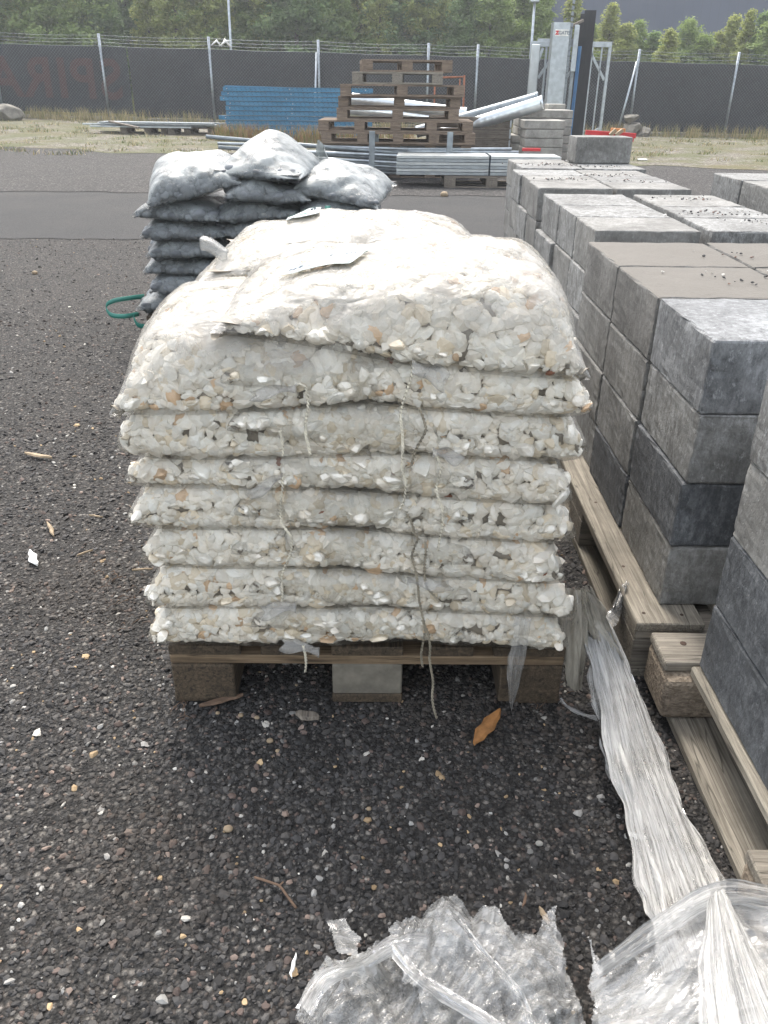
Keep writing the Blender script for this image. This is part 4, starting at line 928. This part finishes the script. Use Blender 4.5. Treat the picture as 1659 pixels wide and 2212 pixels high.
def crumple(name, poly, hfun, nx, ny, mat, parent=None, amp=.018, seedv=0, freq=(22, 80), jag=.012, thick=0):
    """film sheet with faceted creases, trimmed to a torn outline"""
    r = np.random.default_rng(seedv); pg_ = [Vector(p[:2]) for p in poly]
    P2 = []; m_ = len(pg_)
    for i in range(m_):
        a, b = pg_[i], pg_[(i + 1) % m_]; k = max(2, int((b - a).length / .018))
        for q in range(k):
            p = a.lerp(b, q / k); nrm = Vector((-(b - a).y, (b - a).x)).normalized(); P2.append(p + nrm * r.normal() * jag)
    A = np.array([p[:] for p in P2]); x0, y0 = A.min(0) - .01; x1, y1 = A.max(0) + .01
    gx, gy = np.meshgrid(np.linspace(x0, x1, nx), np.linspace(y0, y1, ny), indexing='ij')
    gx = gx + r.normal(size=gx.shape) * (x1 - x0) / nx * .22; gy = gy + r.normal(size=gx.shape) * (y1 - y0) / ny * .22
    z = np.zeros_like(gx); wx = .02 * np.sin(gy * 23 + 1) ; wy = .02 * np.sin(gx * 19 + 2)
    for o_ in range(3):
        for k in range(7):
            a = r.uniform(0, math.pi); f = r.uniform(*freq) * (1.9 ** o_); p = ((gx + wx) * math.cos(a) + (gy + wy) * math.sin(a)) * f / 6.283 + r.random()
            tri = np.abs((p % 1) - .5) * 2; z += (1 - tri ** .8) * amp * (.55 ** o_) * r.uniform(.3, 1) / 2
    H = np.vectorize(lambda a, b: hfun(a, b))(gx, gy); z = z - z.mean() + H; z = np.maximum(z, .006 + .004 * r.random(z.shape))
    def inside(px, py):
        c_ = np.zeros(px.shape, bool); j = len(A) - 1
        for i in range(len(A)):
            xi, yi = A[i]; xj, yj = A[j]; cond = ((yi > py) != (yj > py)) & (px < (xj - xi) * (py - yi) / (yj - yi + 1e-12) + xi); c_ ^= cond; j = i
        return c_
    idx = np.arange(nx * ny).reshape(nx, ny); Fq = np.stack([idx[:-1, :-1], idx[1:, :-1], idx[1:, 1:], idx[:-1, 1:]], 2).reshape(-1, 4)
    Vv = np.stack([gx, gy, z], 2).reshape(-1, 3); cen = Vv[Fq].mean(1); k = inside(cen[:, 0], cen[:, 1]); Fq = Fq[k]
    T1 = np.concatenate([Fq[:, [0, 1, 2]], Fq[:, [0, 2, 3]]])
    used_, inv = np.unique(T1, return_inverse=True); return npmesh(name, Vv[used_], inv.reshape(T1.shape), mat, parent, smooth=False)
# heap of film at the bottom centre
cf_ = empty('crumpled_wrap', (0, 0, 0)); tag(cf_, 'crumpled heap of torn clear stretch wrap on gravel at the bottom centre', 'plastic wrap')
pl1 = [gz(x, y) for x, y in [(640, 2210), (690, 2130), (705, 2085), (790, 2090), (850, 2040), (900, 2015), (975, 1985), (1060, 2040), (1110, 2045), (1165, 2050), (1190, 1990), (1205, 2060), (1225, 2130), (1255, 2190), (1300, 2260), (1000, 2330), (700, 2300)]]
crumple('film_sheet', pl1, lambda x, y: .022 + .03 * math.exp(-((x - .11) ** 2 + (y - .70) ** 2) / .010) + .014 * math.sin(x * 31 + y * 14) + .01 * math.sin(x * 57 - y * 22), 230, 130, WRAPC, cf_, .026, 21, jag=.005, freq=(34, 120))
pl1b = [gz(x, y) for x, y in [(840, 2060), (900, 2010), (960, 1985), (1000, 2030), (1060, 2035), (1105, 2080), (1165, 2040), (1190, 1985), (1210, 2090), (1225, 2180), (1180, 2300), (950, 2300), (880, 2180)]]
crumple('film_sheet', pl1b, lambda x, y: .05 + .02 * math.sin(x * 40 + y * 9), 160, 110, WRAPC, cf_, .022, 25, jag=.006, freq=(40, 130))
pl2 = [gz(x, y) for x, y in [(705, 2010), (745, 2000), (780, 2040), (775, 2080), (730, 2075), (720, 2040)]]
crumple('film_scrap', pl2, lambda x, y: .02, 50, 44, WRAPC, cf_, .012, 23, jag=.002)
for k, (pp, w1) in enumerate([([(655, 2190), (700, 2120), (780, 2090), (850, 2045), (920, 2040)], .02), ([(850, 2045), (900, 2110), (960, 2150), (1040, 2200), (1100, 2240)], .022), ([(990, 1995), (1040, 2060), (1120, 2150), (1150, 2220)], .014)]):
    wrap_strip('film_fold', [(gz(x, y, .05), w1 * (.6 + .8 * random.random())) for x, y in pp], None, cf_, 14, WRAP, .003, .01, 30 + k)
# wrap still holding the shape of a load at the bottom right
cw = empty('crumpled_wrap', (0, 0, 0)); tag(cw, 'big box-shaped bundle of clear stretch wrap in the bottom right corner', 'plastic wrap')
apex = gz(1545, 1945, .16)
def boxh(x, y):
    dl = apex.x - x
    a = apex.z - max(0, dl) * .62 - max(0, x - apex.x) * .10
    b = apex.z + .01 - max(0, y - apex.y) * 3.0
    return max(.015, min(a, b) - .03 * (apex.y - y))
pl3 = [gz(1250, 2070), gz(1265, 2120), gz(1275, 2330), gz(1800, 2330), gz(1800, 1990), (apex.x + .14, apex.y + .03, 0), (apex.x, apex.y + .035, 0), (apex.x - .06, apex.y + .0, 0), (apex.x - .15, apex.y - .05, 0)]
crumple('film_sheet', pl3, boxh, 220, 150, WRAPC, cw, .018, 41, jag=.003, freq=(30, 110))
crumple('film_sheet', [(p[0] + .004, p[1] - .012, 0) for p in pl3], lambda x, y: boxh(x, y) * .86, 120, 90, WRAPC, cw, .012, 43, jag=.004)
wrap_strip('film_fold', [(apex + Vector((-.16, -.05, -.08)), .02), (apex + Vector((-.08, -.02, -.035)), .03), (apex + Vector((0, 0, .012)), .035), (apex + Vector((.08, .0, .005)), .03), (apex + Vector((.2, .0, -.01)), .03)], ((.2, 1, .3), (.2, 1, .3)), cw, 16, WRAP, .003, .006, 47)
wrap_strip('film_fold', [(apex + Vector((0, 0, .01)), .02), (apex + Vector((-.012, -.1, .004)), .09), (apex + Vector((-.02, -.2, .0)), .13), (apex + Vector((-.03, -.3, -.01)), .15)], ((1, 0, 0), (1, 0, 0)), cw, 36, WRAP, .004, .008, 49)

# ------------------------------------------------------------ far yard things
def beam(name, a, b, wd, hh, mat, label=None, cat=None, group=None, parent=None, bev=.003):
    """rectangular bar from a to b (points at the centre of its ends)"""
    a, b = Vector(a), Vector(b); d = b - a; L = d.length; q = d.to_track_quat('X', 'Z').to_matrix().to_4x4()
    mb = MB().box((0, -wd / 2, -hh / 2), (L, wd / 2, hh / 2), bev); me_o = mb.build(name, mat, parent)
    me_o.matrix_local = Matrix.Translation(a) @ q
    if label: tag(me_o, label, cat, group)
    return me_o
# stack of pallets
S1 = make_pallet(mats=(WXO, WYO, WYO)); 
long_ = make_pallet(L=2.1, W=1.0, mats=(WYO, WXO, WYO), nb=5); long_.location = (.10, 12.6, 0); long_.rotation_euler = (0, 0, R_(90)); tag(long_, 'long brown pallet at the bottom of the pallet stack')
pz = .1445
for i, (x, dz) in enumerate([(.12, 0), (.10, 0), (.14, 0), (.11, 0)]):
    c_ = copy_tree(long_); c_.location = (x, 12.6 + random.uniform(-.04, .04), pz); c_.rotation_euler = (0, R_(random.uniform(-.2, .2)), R_(90 + random.uniform(-1, 1))); tag(c_, 'long brown pallet, %s level from the bottom of the pallet stack' % ORD[i + 1]); pz += .1445
mid = make_pallet(L=1.65, W=.9, mats=(WYO, WXO, WYO), nb=3); mid.location = (.13, 12.55, pz); mid.rotation_euler = (0, 0, R_(90)); pz += .1445; tag(mid, 'medium dark pallet, sixth level of the pallet stack')
c_ = copy_tree(mid); c_.location = (.15, 12.6, pz); tag(c_, 'medium dark pallet, seventh level of the pallet stack'); pz += .1445
c_ = copy_tree(mid); c_.location = (.17, 12.5, pz); c_.rotation_euler = (0, 0, R_(92)); tag(c_, 'medium dark pallet, eighth level of the pallet stack'); pz += .1445
S2 = make_pallet(mats=(WYB, WXB, WXB)); S2.location = (.13, 12.45, pz); S2.rotation_euler = (0, 0, R_(88)); tag(S2, 'paler wooden pallet second from the top of the pallet stack'); pz += .1445
c_ = S1; c_.location = (.22, 12.55, pz); c_.rotation_euler = (0, 0, R_(94)); tag(c_, 'topmost pallet of the tall pallet stack, turned slightly')

# blue racking uprights
def rack(L):
    r = empty('rack_upright', (0, 0, 0)); mb = MB()
    mb.box((0, 0, 0), (L, .006, .080)).box((0, -.010, .074), (L, .07, .080)).box((0, .006, 0), (L, .07, .006))
    mb.build('channel', BLUE, r); m2 = MB()
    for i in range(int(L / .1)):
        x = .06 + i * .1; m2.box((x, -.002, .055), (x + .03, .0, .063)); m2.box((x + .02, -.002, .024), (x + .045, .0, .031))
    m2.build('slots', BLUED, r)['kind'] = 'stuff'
    for x in (.08, L - .12, L * .45): MB().tube([(x, -.004, .045), (x, .0, .045)], .011, 8).build('bolt', GALV, r)
    return r
rk = rack(3.15); zz = ground(-2, 19.3) + .02; X0 = at(487, 240, 19.3).x
for k in range(11):
    for dpt in range(2):
        o = rk if (k == 0 and dpt == 0) else copy_tree(rk)
        o.location = (X0 + random.choice([-.16, 0, 0, -.1, .02]) + random.uniform(-.02, .02), 19.3 + dpt * .12 + random.uniform(-.008, .008), zz + k * .092)
        o.rotation_euler = (0, R_(.15), R_(random.uniform(-.2, .2)))
        tag(o, 'blue perforated steel rack upright, %s from the bottom, %s layer' % (ORD[k], ['front', 'back'][dpt]), 'rack upright', 'blue rack uprights stacked by the fence')
beam('steel_angle', at(485, 186, 19.35), at(800, 196, 19.35), .05, .03, BLUE, 'thin blue steel angle laid along the top of the blue uprights', 'steel angle')
for i, x in enumerate((.3, 1.5, 2.8)):
    beam('timber_bearer', (X0 + x, 19.2, ground(-2, 19.3) + .035), (X0 + x, 19.65, ground(-2, 19.3) + .035), .08, .08, WY, 'timber bearer under the blue uprights, %s from the left' % ORD[i], 'timber', 'bearers under the blue uprights')

# galvanised pipes
pz_ = [(445, 295, 870, 332, 11.9), (470, 310, 880, 322, 12.0), (520, 322, 900, 338, 11.8), (472, 318, 860, 345, 11.95), (560, 335, 860, 352, 11.7), (560, 345, 860, 361, 11.7), (580, 355, 860, 368, 11.75), (590, 364, 860, 374, 11.75),
       (700, 322, 1105, 322, 12.1), (640, 316, 1000, 318, 12.2), (820, 327, 1120, 329, 12.1), (840, 333, 1120, 334, 12.0), (600, 326, 960, 333, 12.15), (540, 340, 860, 356, 12.0)]
for i, (x1, y1, x2, y2, Y) in enumerate(pz_):
    a, b = at(x1, y1, Y), at(x2, y2, Y + .05); o = MB().tube([a, b], .021 + .005 * (i % 3 == 0), 10).build('steel_pipe', GALV if i % 3 else GALVD)
    tag(o, 'long grey galvanised steel pipe in the bundle, %s counted from the top left' % ORD[i], 'steel pipe', 'galvanised pipes bundled in front of the pallets')
for (x, y0, y1, Y, lb) in ((803, 283, 388, 11.55, 'upright grey steel stake holding the pipes, near the left'), (972, 285, 330, 11.7, 'upright grey steel stake behind the steel sheet bundle'), (812, 288, 345, 12.3, 'rear upright grey steel stake behind the pipes')):
    a = at(x, y0, Y); bz = .0; beam('steel_stake', (a.x, Y, bz), (a.x + .005, Y, a.z), .07, .075, GALVD, lb, 'stake', 'stakes around the pipe bundle')
for i, x in enumerate((-1.1, -.22)): beam('timber_bearer', (x, 11.5, .05), (x, 12.3, .05), .09, .1, WY, 'timber bearer under the pipes, %s from the left' % ORD[i], 'timber', 'bearers under the pipes')
a = at(1128, 323, 12.05); o = beam('steel_pipe', a, a + Vector((.25, 0, .0)), .04, .04, RED, 'red painted steel bar end beyond the sheet bundle', 'steel bar')
# bundle of folded zinc profiles on a pallet
x0, x1 = at(857, 350, 10.95).x, at(1125, 350, 10.95).x + .5
for k in range(6):
    for d_ in range(3):
        z = .150 + k * .038; o = MB().box((x0 + .01 * d_, 10.95 + d_ * .17, z), (x1, 10.95 + d_ * .17 + .165, z + .033), .004).box((x0 + .02, 10.942 + d_ * .17, z + .022), (x1, 10.949 + d_ * .17, z + .033)).build('zinc_profile', SHEET if k % 2 or k == 6 else GALV)
        tag(o, 'folded zinc profile, %s layer up, %s strip of the bundle on the pallet' % (ORD[k], ['front', 'middle', 'rear'][d_]), 'metal profile', 'zinc profiles bundled on the pallet')
o = ribbon('steel_strap', [(at(1058, 350, 10.95).x, 10.938, .148), (at(1058, 350, 10.95).x, 10.938, .383), (at(1058, 350, 10.95).x, 11.45, .383)], (1, 0, 0), .02, BLUED); tag(o, 'dark strap round the bundle of zinc profiles', 'strap')
c_ = copy_tree(pg); c_.location = (at(1035, 400, 11).x + .15, 11.32, 0); c_.rotation_euler = (0, 0, R_(90)); tag(c_, 'brown pallet under the bundle of zinc profiles')

# wooden pallet collar, concrete slabs
pc = empty('pallet_collar', (0, 0, 0)); tag(pc, 'grey wooden pallet collar box with metal corner hinges', 'wooden box')
a, b = at(1020, 256, 13.2), at(1104, 256, 13.2)
for k in range(4):
    z0 = .15 + k * .15
    MB().box((a.x - .6, 13.2, z0), (b.x, 13.225, z0 + .146), .003).build('side_board', WX, pc); MB().box((b.x - .025, 13.226, z0), (b.x, 14.0, z0 + .146), .003).build('end_board', WY, pc)
    MB().box((a.x - .6, 14.0, z0), (b.x, 14.025, z0 + .146), .003).build('side_board', WX, pc)
    MB().box((b.x - .012, 13.188, z0 + .01), (b.x + .012, 13.2, z0 + .136), .002).box((b.x, 13.19, z0 + .01), (b.x + .01, 13.24, z0 + .136), .002).build('hinge', GALV, pc)
MB().box((a.x - .6, 13.21, .0), (b.x, 14.0, .149), .003).build('base', WX, pc)
pl_ = at(1135, 256, 12.6); pr_ = at(1222, 257, 12.6); sh = (pl_.z) / 6
for k in range(6):
    z0 = .03 + k * .117; o = MB().box((pl_.x + random.uniform(-.01, .02), 12.6, z0), (pr_.x + random.uniform(-.01, .01), 13.1, z0 + .113), .012).build('concrete_slab', CPALE)
    tag(o, 'thick pale concrete slab, %s from the bottom of the slab stack' % ORD[k], 'concrete slab', 'pale concrete slabs stacked beside the wooden box')
for k in range(7):
    z0 = .02 + k * .117; x_ = at(1105, 256, 13.8).x; o = MB().box((x_ + .1 * (k > 3), 13.7, z0), (at(1192, 256, 13.8).x + .3, 14.3, z0 + .112), .012).build('concrete_slab', CPALE)
    tag(o, 'grey concrete slab, %s from the bottom of the rear slab stack' % ORD[k], 'concrete slab', 'rear stack of concrete slabs')
o = MB().box((at(1195, 227, 14.5).x - .1, 14.35, .1), (at(1225, 227, 14.5).x - .05, 14.75, at(1210, 225, 14.4).z), .01).build('concrete_block', CPALE); tag(o, 'tall pale concrete block behind the slab stacks', 'concrete block')
# spiral ducts
def duct(a, b, r_, mat, label, dark=False):
    a, b = Vector(a), Vector(b); n = int((b - a).length / .02); rt = empty('spiral_duct', (0, 0, 0)); tag(rt, label, 'duct', 'spiral ventilation ducts')
    pts = [a.lerp(b, i / n) for i in range(n + 1)]; rs = [r_ * (1.03 if i % 5 == 0 else 1) for i in range(n + 1)]
    mb = MB(); mb.tube(pts, rs, 28); mb.build('tube', mat, rt)
    d = (b - a).normalized(); mb = MB(); mb.tube([b - d * .03, b + d * .012], r_ * 1.06, 28); mb.build('end_collar', mat, rt); mb = MB(); mb.tube([b + d * .0125, b + d * .016], r_ * .93, 28); mb.build('mouth_shade', BLACKP, rt)  # black disc over the end paints the shade inside the duct
duct(at(900, 285, 13.9), at(1162, 212, 13.6), .085, GALVD, 'dark grey spiral duct sloping up behind the bright one')
duct(at(940, 295, 13.4), at(1172, 222, 13.1), .095, SHEET, 'bright zinc spiral duct sloping up to the right')
duct(at(760, 214, 14.4), at(1005, 246, 14.3), .09, SHEET, 'bright spiral duct lying behind the pallet stack, upper')
duct(at(740, 236, 14.8), at(980, 262, 14.7), .09, SHEET, 'bright spiral duct lying behind the pallet stack, lower')
# rusty frame
rf = empty('rusty_frame', (0, 0, 0)); tag(rf, 'thin rust-orange steel frame standing right of the pallet stack', 'steel frame')
a, b, g_ = at(940, 168, 19), at(1003, 166, 19), ground(1.4, 19)
MB().tube([a, b], .02, 6).build('top_rail', RUST, rf); MB().tube([(b.x, 19, b.z + .03), (b.x + .02, 19, g_)], .022, 6).build('leg', RUST, rf)
c2 = at(993, 172, 19); MB().tube([(c2.x, 18.95, a.z - .02), (c2.x + .01, 18.95, g_)], .016, 6).build('leg', RUST, rf); MB().tube([(a.x, 19, a.z), (a.x, 19, g_)], .02, 6).build('leg', RUST, rf)
# leaning galvanised gates
def gate(x1, y1, x2, y2, Y, label, lean=.0, bars=5, brace=1):
    a, b = at(x1, y1, Y), at(x2, y2, Y); W = b.x - a.x; g_ = ground(b.x, Y); Hh = (a.z + b.z) / 2 - g_
    r = empty('galvanised_frame', (a.x, Y, g_)); r.rotation_euler = (R_(lean), 0, 0); tag(r, label, 'steel frame', 'galvanised frames leaning together')
    MB().box((0, -.03, Hh - .11), (W, .03, Hh), .004).build('top_rail', GALV, r); MB().box((.07, -.028, 0), (W - .07, .028, .08), .004).build('bottom_rail', GALV, r)
    for x in (0, W - .07): MB().box((x, -.029, 0), (x + .07, .029, Hh - .111), .004).build('stile', GALV, r)
    for i in range(bars):
        x = W * (i + 1) / (bars + 1); MB().box((x - .016, -.015, .081), (x + .016, .015, Hh - .112), .003).build('bar', GALV, r)
    for s in ((0, 1) if brace else (0,)):
        beam('brace', (.08 + s * (W - .16), 0, Hh * .62), (W * .5, 0, Hh - .13), .03, .06, GALV, parent=r)
        beam('brace', (.08 + s * (W - .16), -.035, .25), (W * .32 + s * W * .36, -.035, .09), .03, .05, GALV, parent=r)
    return r
gate(1162, 82, 1262, 86, 21.5, 'galvanised frame standing left of the zinc column', 0, 4)
gate(1222, 86, 1322, 94, 21.8, 'galvanised frame on the right, half behind the black panels', 0, 4)
gate(1148, 88, 1200, 90, 21.2, 'narrow galvanised frame at the far left of the group', 0, 2, 0)
o = MB().box((at(1148, 94, 21.0).x, 20.9, ground(4, 21)), (at(1166, 94, 21.0).x, 21.0, at(1150, 96, 21.0).z), .01).build('steel_sheet', SHEET); tag(o, 'pale upright steel sheet at the left of the galvanised frames', 'metal sheet')
# zinc column with sign
Yc = 19.; a, b = at(1197, 48, Yc), at(1233, 48, Yc); g_ = ground(3.5, Yc)
cl = empty('dock_column', (a.x, Yc, g_)); tag(cl, 'tall mottled zinc column bearing a small white sign', 'steel column')
W = b.x - a.x; Hh = a.z - g_; MB().box((0, 0, 0), (W, .012, Hh), .003).box((0, .012, 0), (.012, .3, Hh)).box((W - .012, .012, 0), (W, .3, Hh)).build('face_plate', GALV, cl)
mb = MB()
for i in range(26): mb.box((W + .003, .02, .2 + i * .1), (W + .05, .06, .27 + i * .1), .004)
mb.box((W + .001, .08, 0), (W + .07, .12, Hh), .004); mb.build('guide_rail', GALVD, cl)
MB().box((W + .12, .1, 0), (W + .19, .16, Hh - .03), .004).build('guide_rail', GALVD, cl); MB().box((W + .10, .04, Hh * .62), (W + .2, .09, Hh * .98), .006).build('motor_plate', GALV, cl)
MB().box((W * .12, -.008, Hh - .24), (W * .93, -.001, Hh - .12), .002).build('sign_plate', WHITEP, cl); sg = cl.children[-1]
def text(body, size, loc_, parent, mat, ext=.001, off=0.):
    tc = bpy.data.curves.new('lettering', 'FONT'); tc.body = body; tc.size = size; tc.extrude = ext; tc.offset = off
    to = bpy.data.objects.new('tmp', tc); COL.objects.link(to); dg = bpy.context.evaluated_depsgraph_get(); me = bpy.data.meshes.new_from_object(to.evaluated_get(dg)); bpy.data.objects.remove(to)
    for v in me.vertices: v.co = Vector((v.co.x, -v.co.z, v.co.y))
    me.materials.clear(); me.materials.append(mat); o = link('lettering', me, parent); o.location = loc_; return o
text('GATES', .085, (W * .32, -.0105, Hh - .21), sg, INK, .001, .002); text('Z', .085, (W * .16, -.0105, Hh - .21), sg, RED, .001, .008)
o = beam('blue_bar', at(1253, 100, 19.4), (at(1248, 100, 19.4).x + .02, 19.35, ground(4, 19)), .06, .05, BLUEP, 'bright blue upright bar between zinc column and black panels', 'steel bar')
# black panels
for k in range(5):
    Y = 20.0 + k * .14; x = at(1243 + k * 8.2, 60, Y).x; top_z = at(1255 + k * 5, 30 - (k > 1) * 8 + (k == 0) * 16, Y).z
    r = empty('black_panel', (x, Y, ground(4.2, 20))); g_ = ground(4.2, 20); r.rotation_euler = (0, 0, R_(-12)); hgt = top_z - g_
    mb = MB(); mb.box((0, 0, 0), (.012, 1.0, hgt), .002); mb.box((0, -.002, 0), (.085, .012, hgt), .002); mb.box((.0, .012, hgt - .35), (.05, .05, hgt - .3), .002).build('profile', BLACKP, r)
    tag(r, 'tall black upright door panel, %s from the left of the dark group' % ORD[k], 'door panel', 'black panels standing upright together')
beam('timber_batten', at(1232, 58, 19.8), at(1260, 44, 19.9), .05, .05, WY, 'short grey batten clamped across the top of the black panels', 'batten')
# red trestle with orange timber
rt = empty('red_trestle', (0, 0, 0)); tag(rt, 'red painted steel trestle behind the single concrete block', 'trestle')
for (x1, y1, x2, y2, w_) in ((1265, 286, 1373, 293, .06), (1300, 300, 1368, 302, .05), (1300, 311, 1362, 313, .04)):
    beam('rail', at(x1, y1, 12.4), at(x2, y2, 12.4), .05, w_, RED, parent=rt)
for x in (1345, 1290): beam('leg', at(x, 296, 12.4), (at(x - 2, 345, 12.4).x, 12.35, 0), .05, .05, RED if x > 1300 else WHITEP, parent=rt)
beam('leg', at(1348, 315, 12.3), (at(1342, 360, 12.3).x, 12.25, 0), .03, .07, WHITEP, parent=rt)
for i, (x1, y1, x2, y2) in enumerate(((1320, 280, 1350, 282), (1318, 292, 1330, 280), (1330, 292, 1345, 281))):
    beam('timber_offcut', at(x1, y1, 12.3 - i * .06), at(x2, y2, 12.3 - i * .06), .07, .045, ORANGE if i == 0 else CHIP, 'orange-brown timber offcut on the red trestle, %s from the top' % ORD[i], 'timber', 'timber offcuts on the red trestle')
# boulders
def boulder(loc_, s, label, seedv):
    v, f = ico(4); r = np.random.default_rng(seedv); v = v * np.array(s)
    for k in range(14):
        d = r.normal(size=3); d /= np.linalg.norm(d); e = (v @ d).max() * r.uniform(.6, .92); v -= np.maximum(v @ d - e, 0)[:, None] * d
    v += .03 * np.sin(v[:, [1, 2, 0]] * 14) * np.array(s)[None]; v += r.normal(size=v.shape) * .003
    o = npmesh('boulder', v, f, ROCK, smooth=True); o.location = loc_; tag(o, label, 'boulder')
a = at(1368, 283, 23.8); boulder((a.x - .02, 23.9, ground(a.x, 23.8) + .17), (.36, .3, .26), 'rounded brown boulder at the foot of the fence brace', 4); boulder((a.x + .28, 23.8, ground(a.x, 23.8) + .1), (.22, .25, .16), 'smaller low boulder leaning on the larger brown one', 6); boulder((a.x - .05, 24.0, ground(a.x, 23.8) + .42), (.24, .2, .14), 'flat rock lying on top of the brown boulder', 8)
a = at(15, 262, 23.0); boulder((a.x - .15, 23.2, ground(a.x, 23) + .16), (.50, .35, .24), 'large grey boulder at the left end of the fence', 9)
# pile of grey boards on the left
g_ = ground(-5.5, 20)
c_ = copy_tree(pg); c_.location = (-5.4, 20.3, g_); c_.rotation_euler = (0, 0, R_(92)); tag(c_, 'low grey pallet under the loose boards by the left fence')
c_ = copy_tree(pg); c_.location = (-4.5, 20.4, g_); c_.rotation_euler = (0, 0, R_(88)); tag(c_, 'second low grey pallet, right under the loose boards')
for i in range(13):
    y_ = 19.9 + (i % 5) * .16; z = g_ + .165 + (i // 5) * .04; x_ = -6.9 + random.uniform(0, .6) + (.3 if i > 9 else 0); L = random.uniform(2.2, 3.1)
    o = beam('loose_board', (x_, y_ + random.uniform(-.1, .1), z), (x_ + L, y_ + random.uniform(-.15, .15), z - .01), .12, .03, GALVD if i % 3 else GALV, 'long grey board in the low pile by the left fence, %s one laid' % ORD[i], 'board', 'grey boards piled by the left fence')
o = beam('loose_board', at(237, 262, 19.9), at(300, 276, 19.6), .1, .03, WY, 'short board tilted up on top of the grey board pile', 'board', 'grey boards piled by the left fence')
o = beam('wooden_post', (at(1455, 170, 25.6).x, 25.6, 0), (at(1462, 170, 25.6).x, 25.6, 1.45), .1, .1, WY, 'weathered wooden post seen dimly through the fence screen', 'post')

# ------------------------------------------------------------ debris on the ground
def splinter(x, y, x2, y2, w_, mat, label, cat='wood splinter', z=.012, name='wood_splinter'):
    a, b = gz(x, y, z), gz(x2, y2, z); d = (b - a); n = d.cross(Vector((0, 0, 1))).normalized(); mb = MB(); r = random.Random(int(x))
    bm = mb.bm; k = 7; rings = []
    for i in range(k):
        t_ = i / (k - 1); c_ = a + d * t_ + n * r.gauss(0, .0015); hw = w_ / 2 * (1 - .8 * abs(t_ * 2 - 1) ** 2.5); h = .002 + w_ * .12
        rings.append([bm.verts.new(c_ + n * q * hw + Vector((0, 0, hh))) for q, hh in ((-1, 0), (-.5, h), (.6, h), (1, 0), (.2, -h))])
    for p, q in zip(rings, rings[1:]):
        for j in range(5): bm.faces.new((p[j], p[(j + 1) % 5], q[(j + 1) % 5], q[j]))
    bm.faces.new(rings[0][::-1]); bm.faces.new(rings[-1]); tag(mb.build(name, mat), label, cat)
splinter(55, 978, 112, 989, .022, CHIP, 'flat pale wood splinter on gravel at the far left')
splinter(103, 1128, 116, 1158, .012, CHIP, 'thin pale wood splinter upright left of the white bags')
splinter(64, 1190, 80, 1220, .022, WHITEP, 'small white feather-like plastic shred at the left edge', 'plastic scrap', name='plastic_shred')
splinter(192, 1113, 222, 1117, .006, CHIP, 'tiny wood splinter beside the sandy patch near the bags')
splinter(1022, 1605, 1080, 1535, .030, LEAFB, 'dry orange-brown curled leaf in front of the pallet', 'leaf', name='dry_leaf')
splinter(1165, 1960, 1188, 1998, .010, CHIP, 'pale wood splinter above the crumpled wrap')
splinter(1128, 1960, 1136, 1930, .005, TWIG, 'thin brown wood sliver left of the pale splinter')
splinter(627, 2112, 638, 2060, .006, WHITEP, 'thin white plastic sliver left of the crumpled wrap', 'plastic scrap', name='plastic_shred')
splinter(430, 1525, 525, 1500, .018, TWIG, 'long bark splinter under the left front of the pallet')
splinter(640, 1540, 690, 1550, .030, WY, 'flat grey wood chip just in front of the pallet')
splinter(165, 1200, 200, 1188, .006, CHIP, 'tiny orange wood splinter left of the bags')
splinter(285, 1232, 330, 1228, .006, CHIP, 'tiny wood splinter close to the left bag edge')
splinter(1395, 1810, 1355, 1800, .012, WHITEP, 'small white plastic shred sticking out beside the wrap strip', 'plastic scrap', name='plastic_shred')
splinter(1375, 345, 1398, 345, .12, WHITEP, 'white plastic scrap lying on the verge at the right', 'plastic scrap', z=.03, name='plastic_shred')
tg = MB(); tg.tube(arc([gz(550, 1895, .012), gz(590, 1908, .014), gz(605, 1915, .012), (gz(620, 1935, .013)), gz(640, 1962, .01)], 4), .0022, 6); tg.tube([gz(603, 1914, .013), gz(612, 1905, .014)], .0015, 5)
tag(tg.build('twig', TWIG), 'thin curved brown twig lying on the gravel left of centre', 'twig')
mb = MB()
for i in range(60):
    cx, cy = random.choice([(270, 1330), (300, 1290), (250, 1250), (420, 1530), (1180, 1500)]); a = gz(cx + random.gauss(0, 30), cy + random.gauss(0, 22), .012); an = random.uniform(0, 3.14); l_ = random.uniform(.01, .035)
    mb.tube([a, a + Vector((math.cos(an) * l_ * .5, math.sin(an) * l_ * .5, .006)), a + Vector((math.cos(an + .3) * l_, math.sin(an + .3) * l_, 0))], .0008, 4)
tag(mb.build('pine_needles', TWIG), 'scattered dry needles and fibres on the gravel beside the bags', 'plant litter', kind='stuff')
# orange pebbles and marble chips lying about
pts = [(75, 589, .04), (960, 420, .10), (493, 1790, .018), (583, 1600, .014), (600, 1622, .010), (555, 1550, .012), (520, 1545, .012), (470, 1440 + 100, .010), (640, 1480, .008), (797, 1747, .010), (1165, 1822, .014), (728, 1640, .008)]
for i, (x, y, s) in enumerate(pts):
    p = gz(x, y, s * .25); v = PL[i % 8] * s * .5
    o = npmesh('loose_pebble', v, PF, CHIP if i not in (10,) else CPALE, smooth=True); o.location = p
    tag(o, ['brownish lump on gravel far left beside the road', 'orange-brown stone on the far gravel near the zinc bundle'][i] if i < 2 else ('single tan rounded pebble on dark gravel, %s nearest the bags' % ORD[i - 2] if i != 10 else 'single white chip of stone lying near the long wrap strip'), 'pebble')
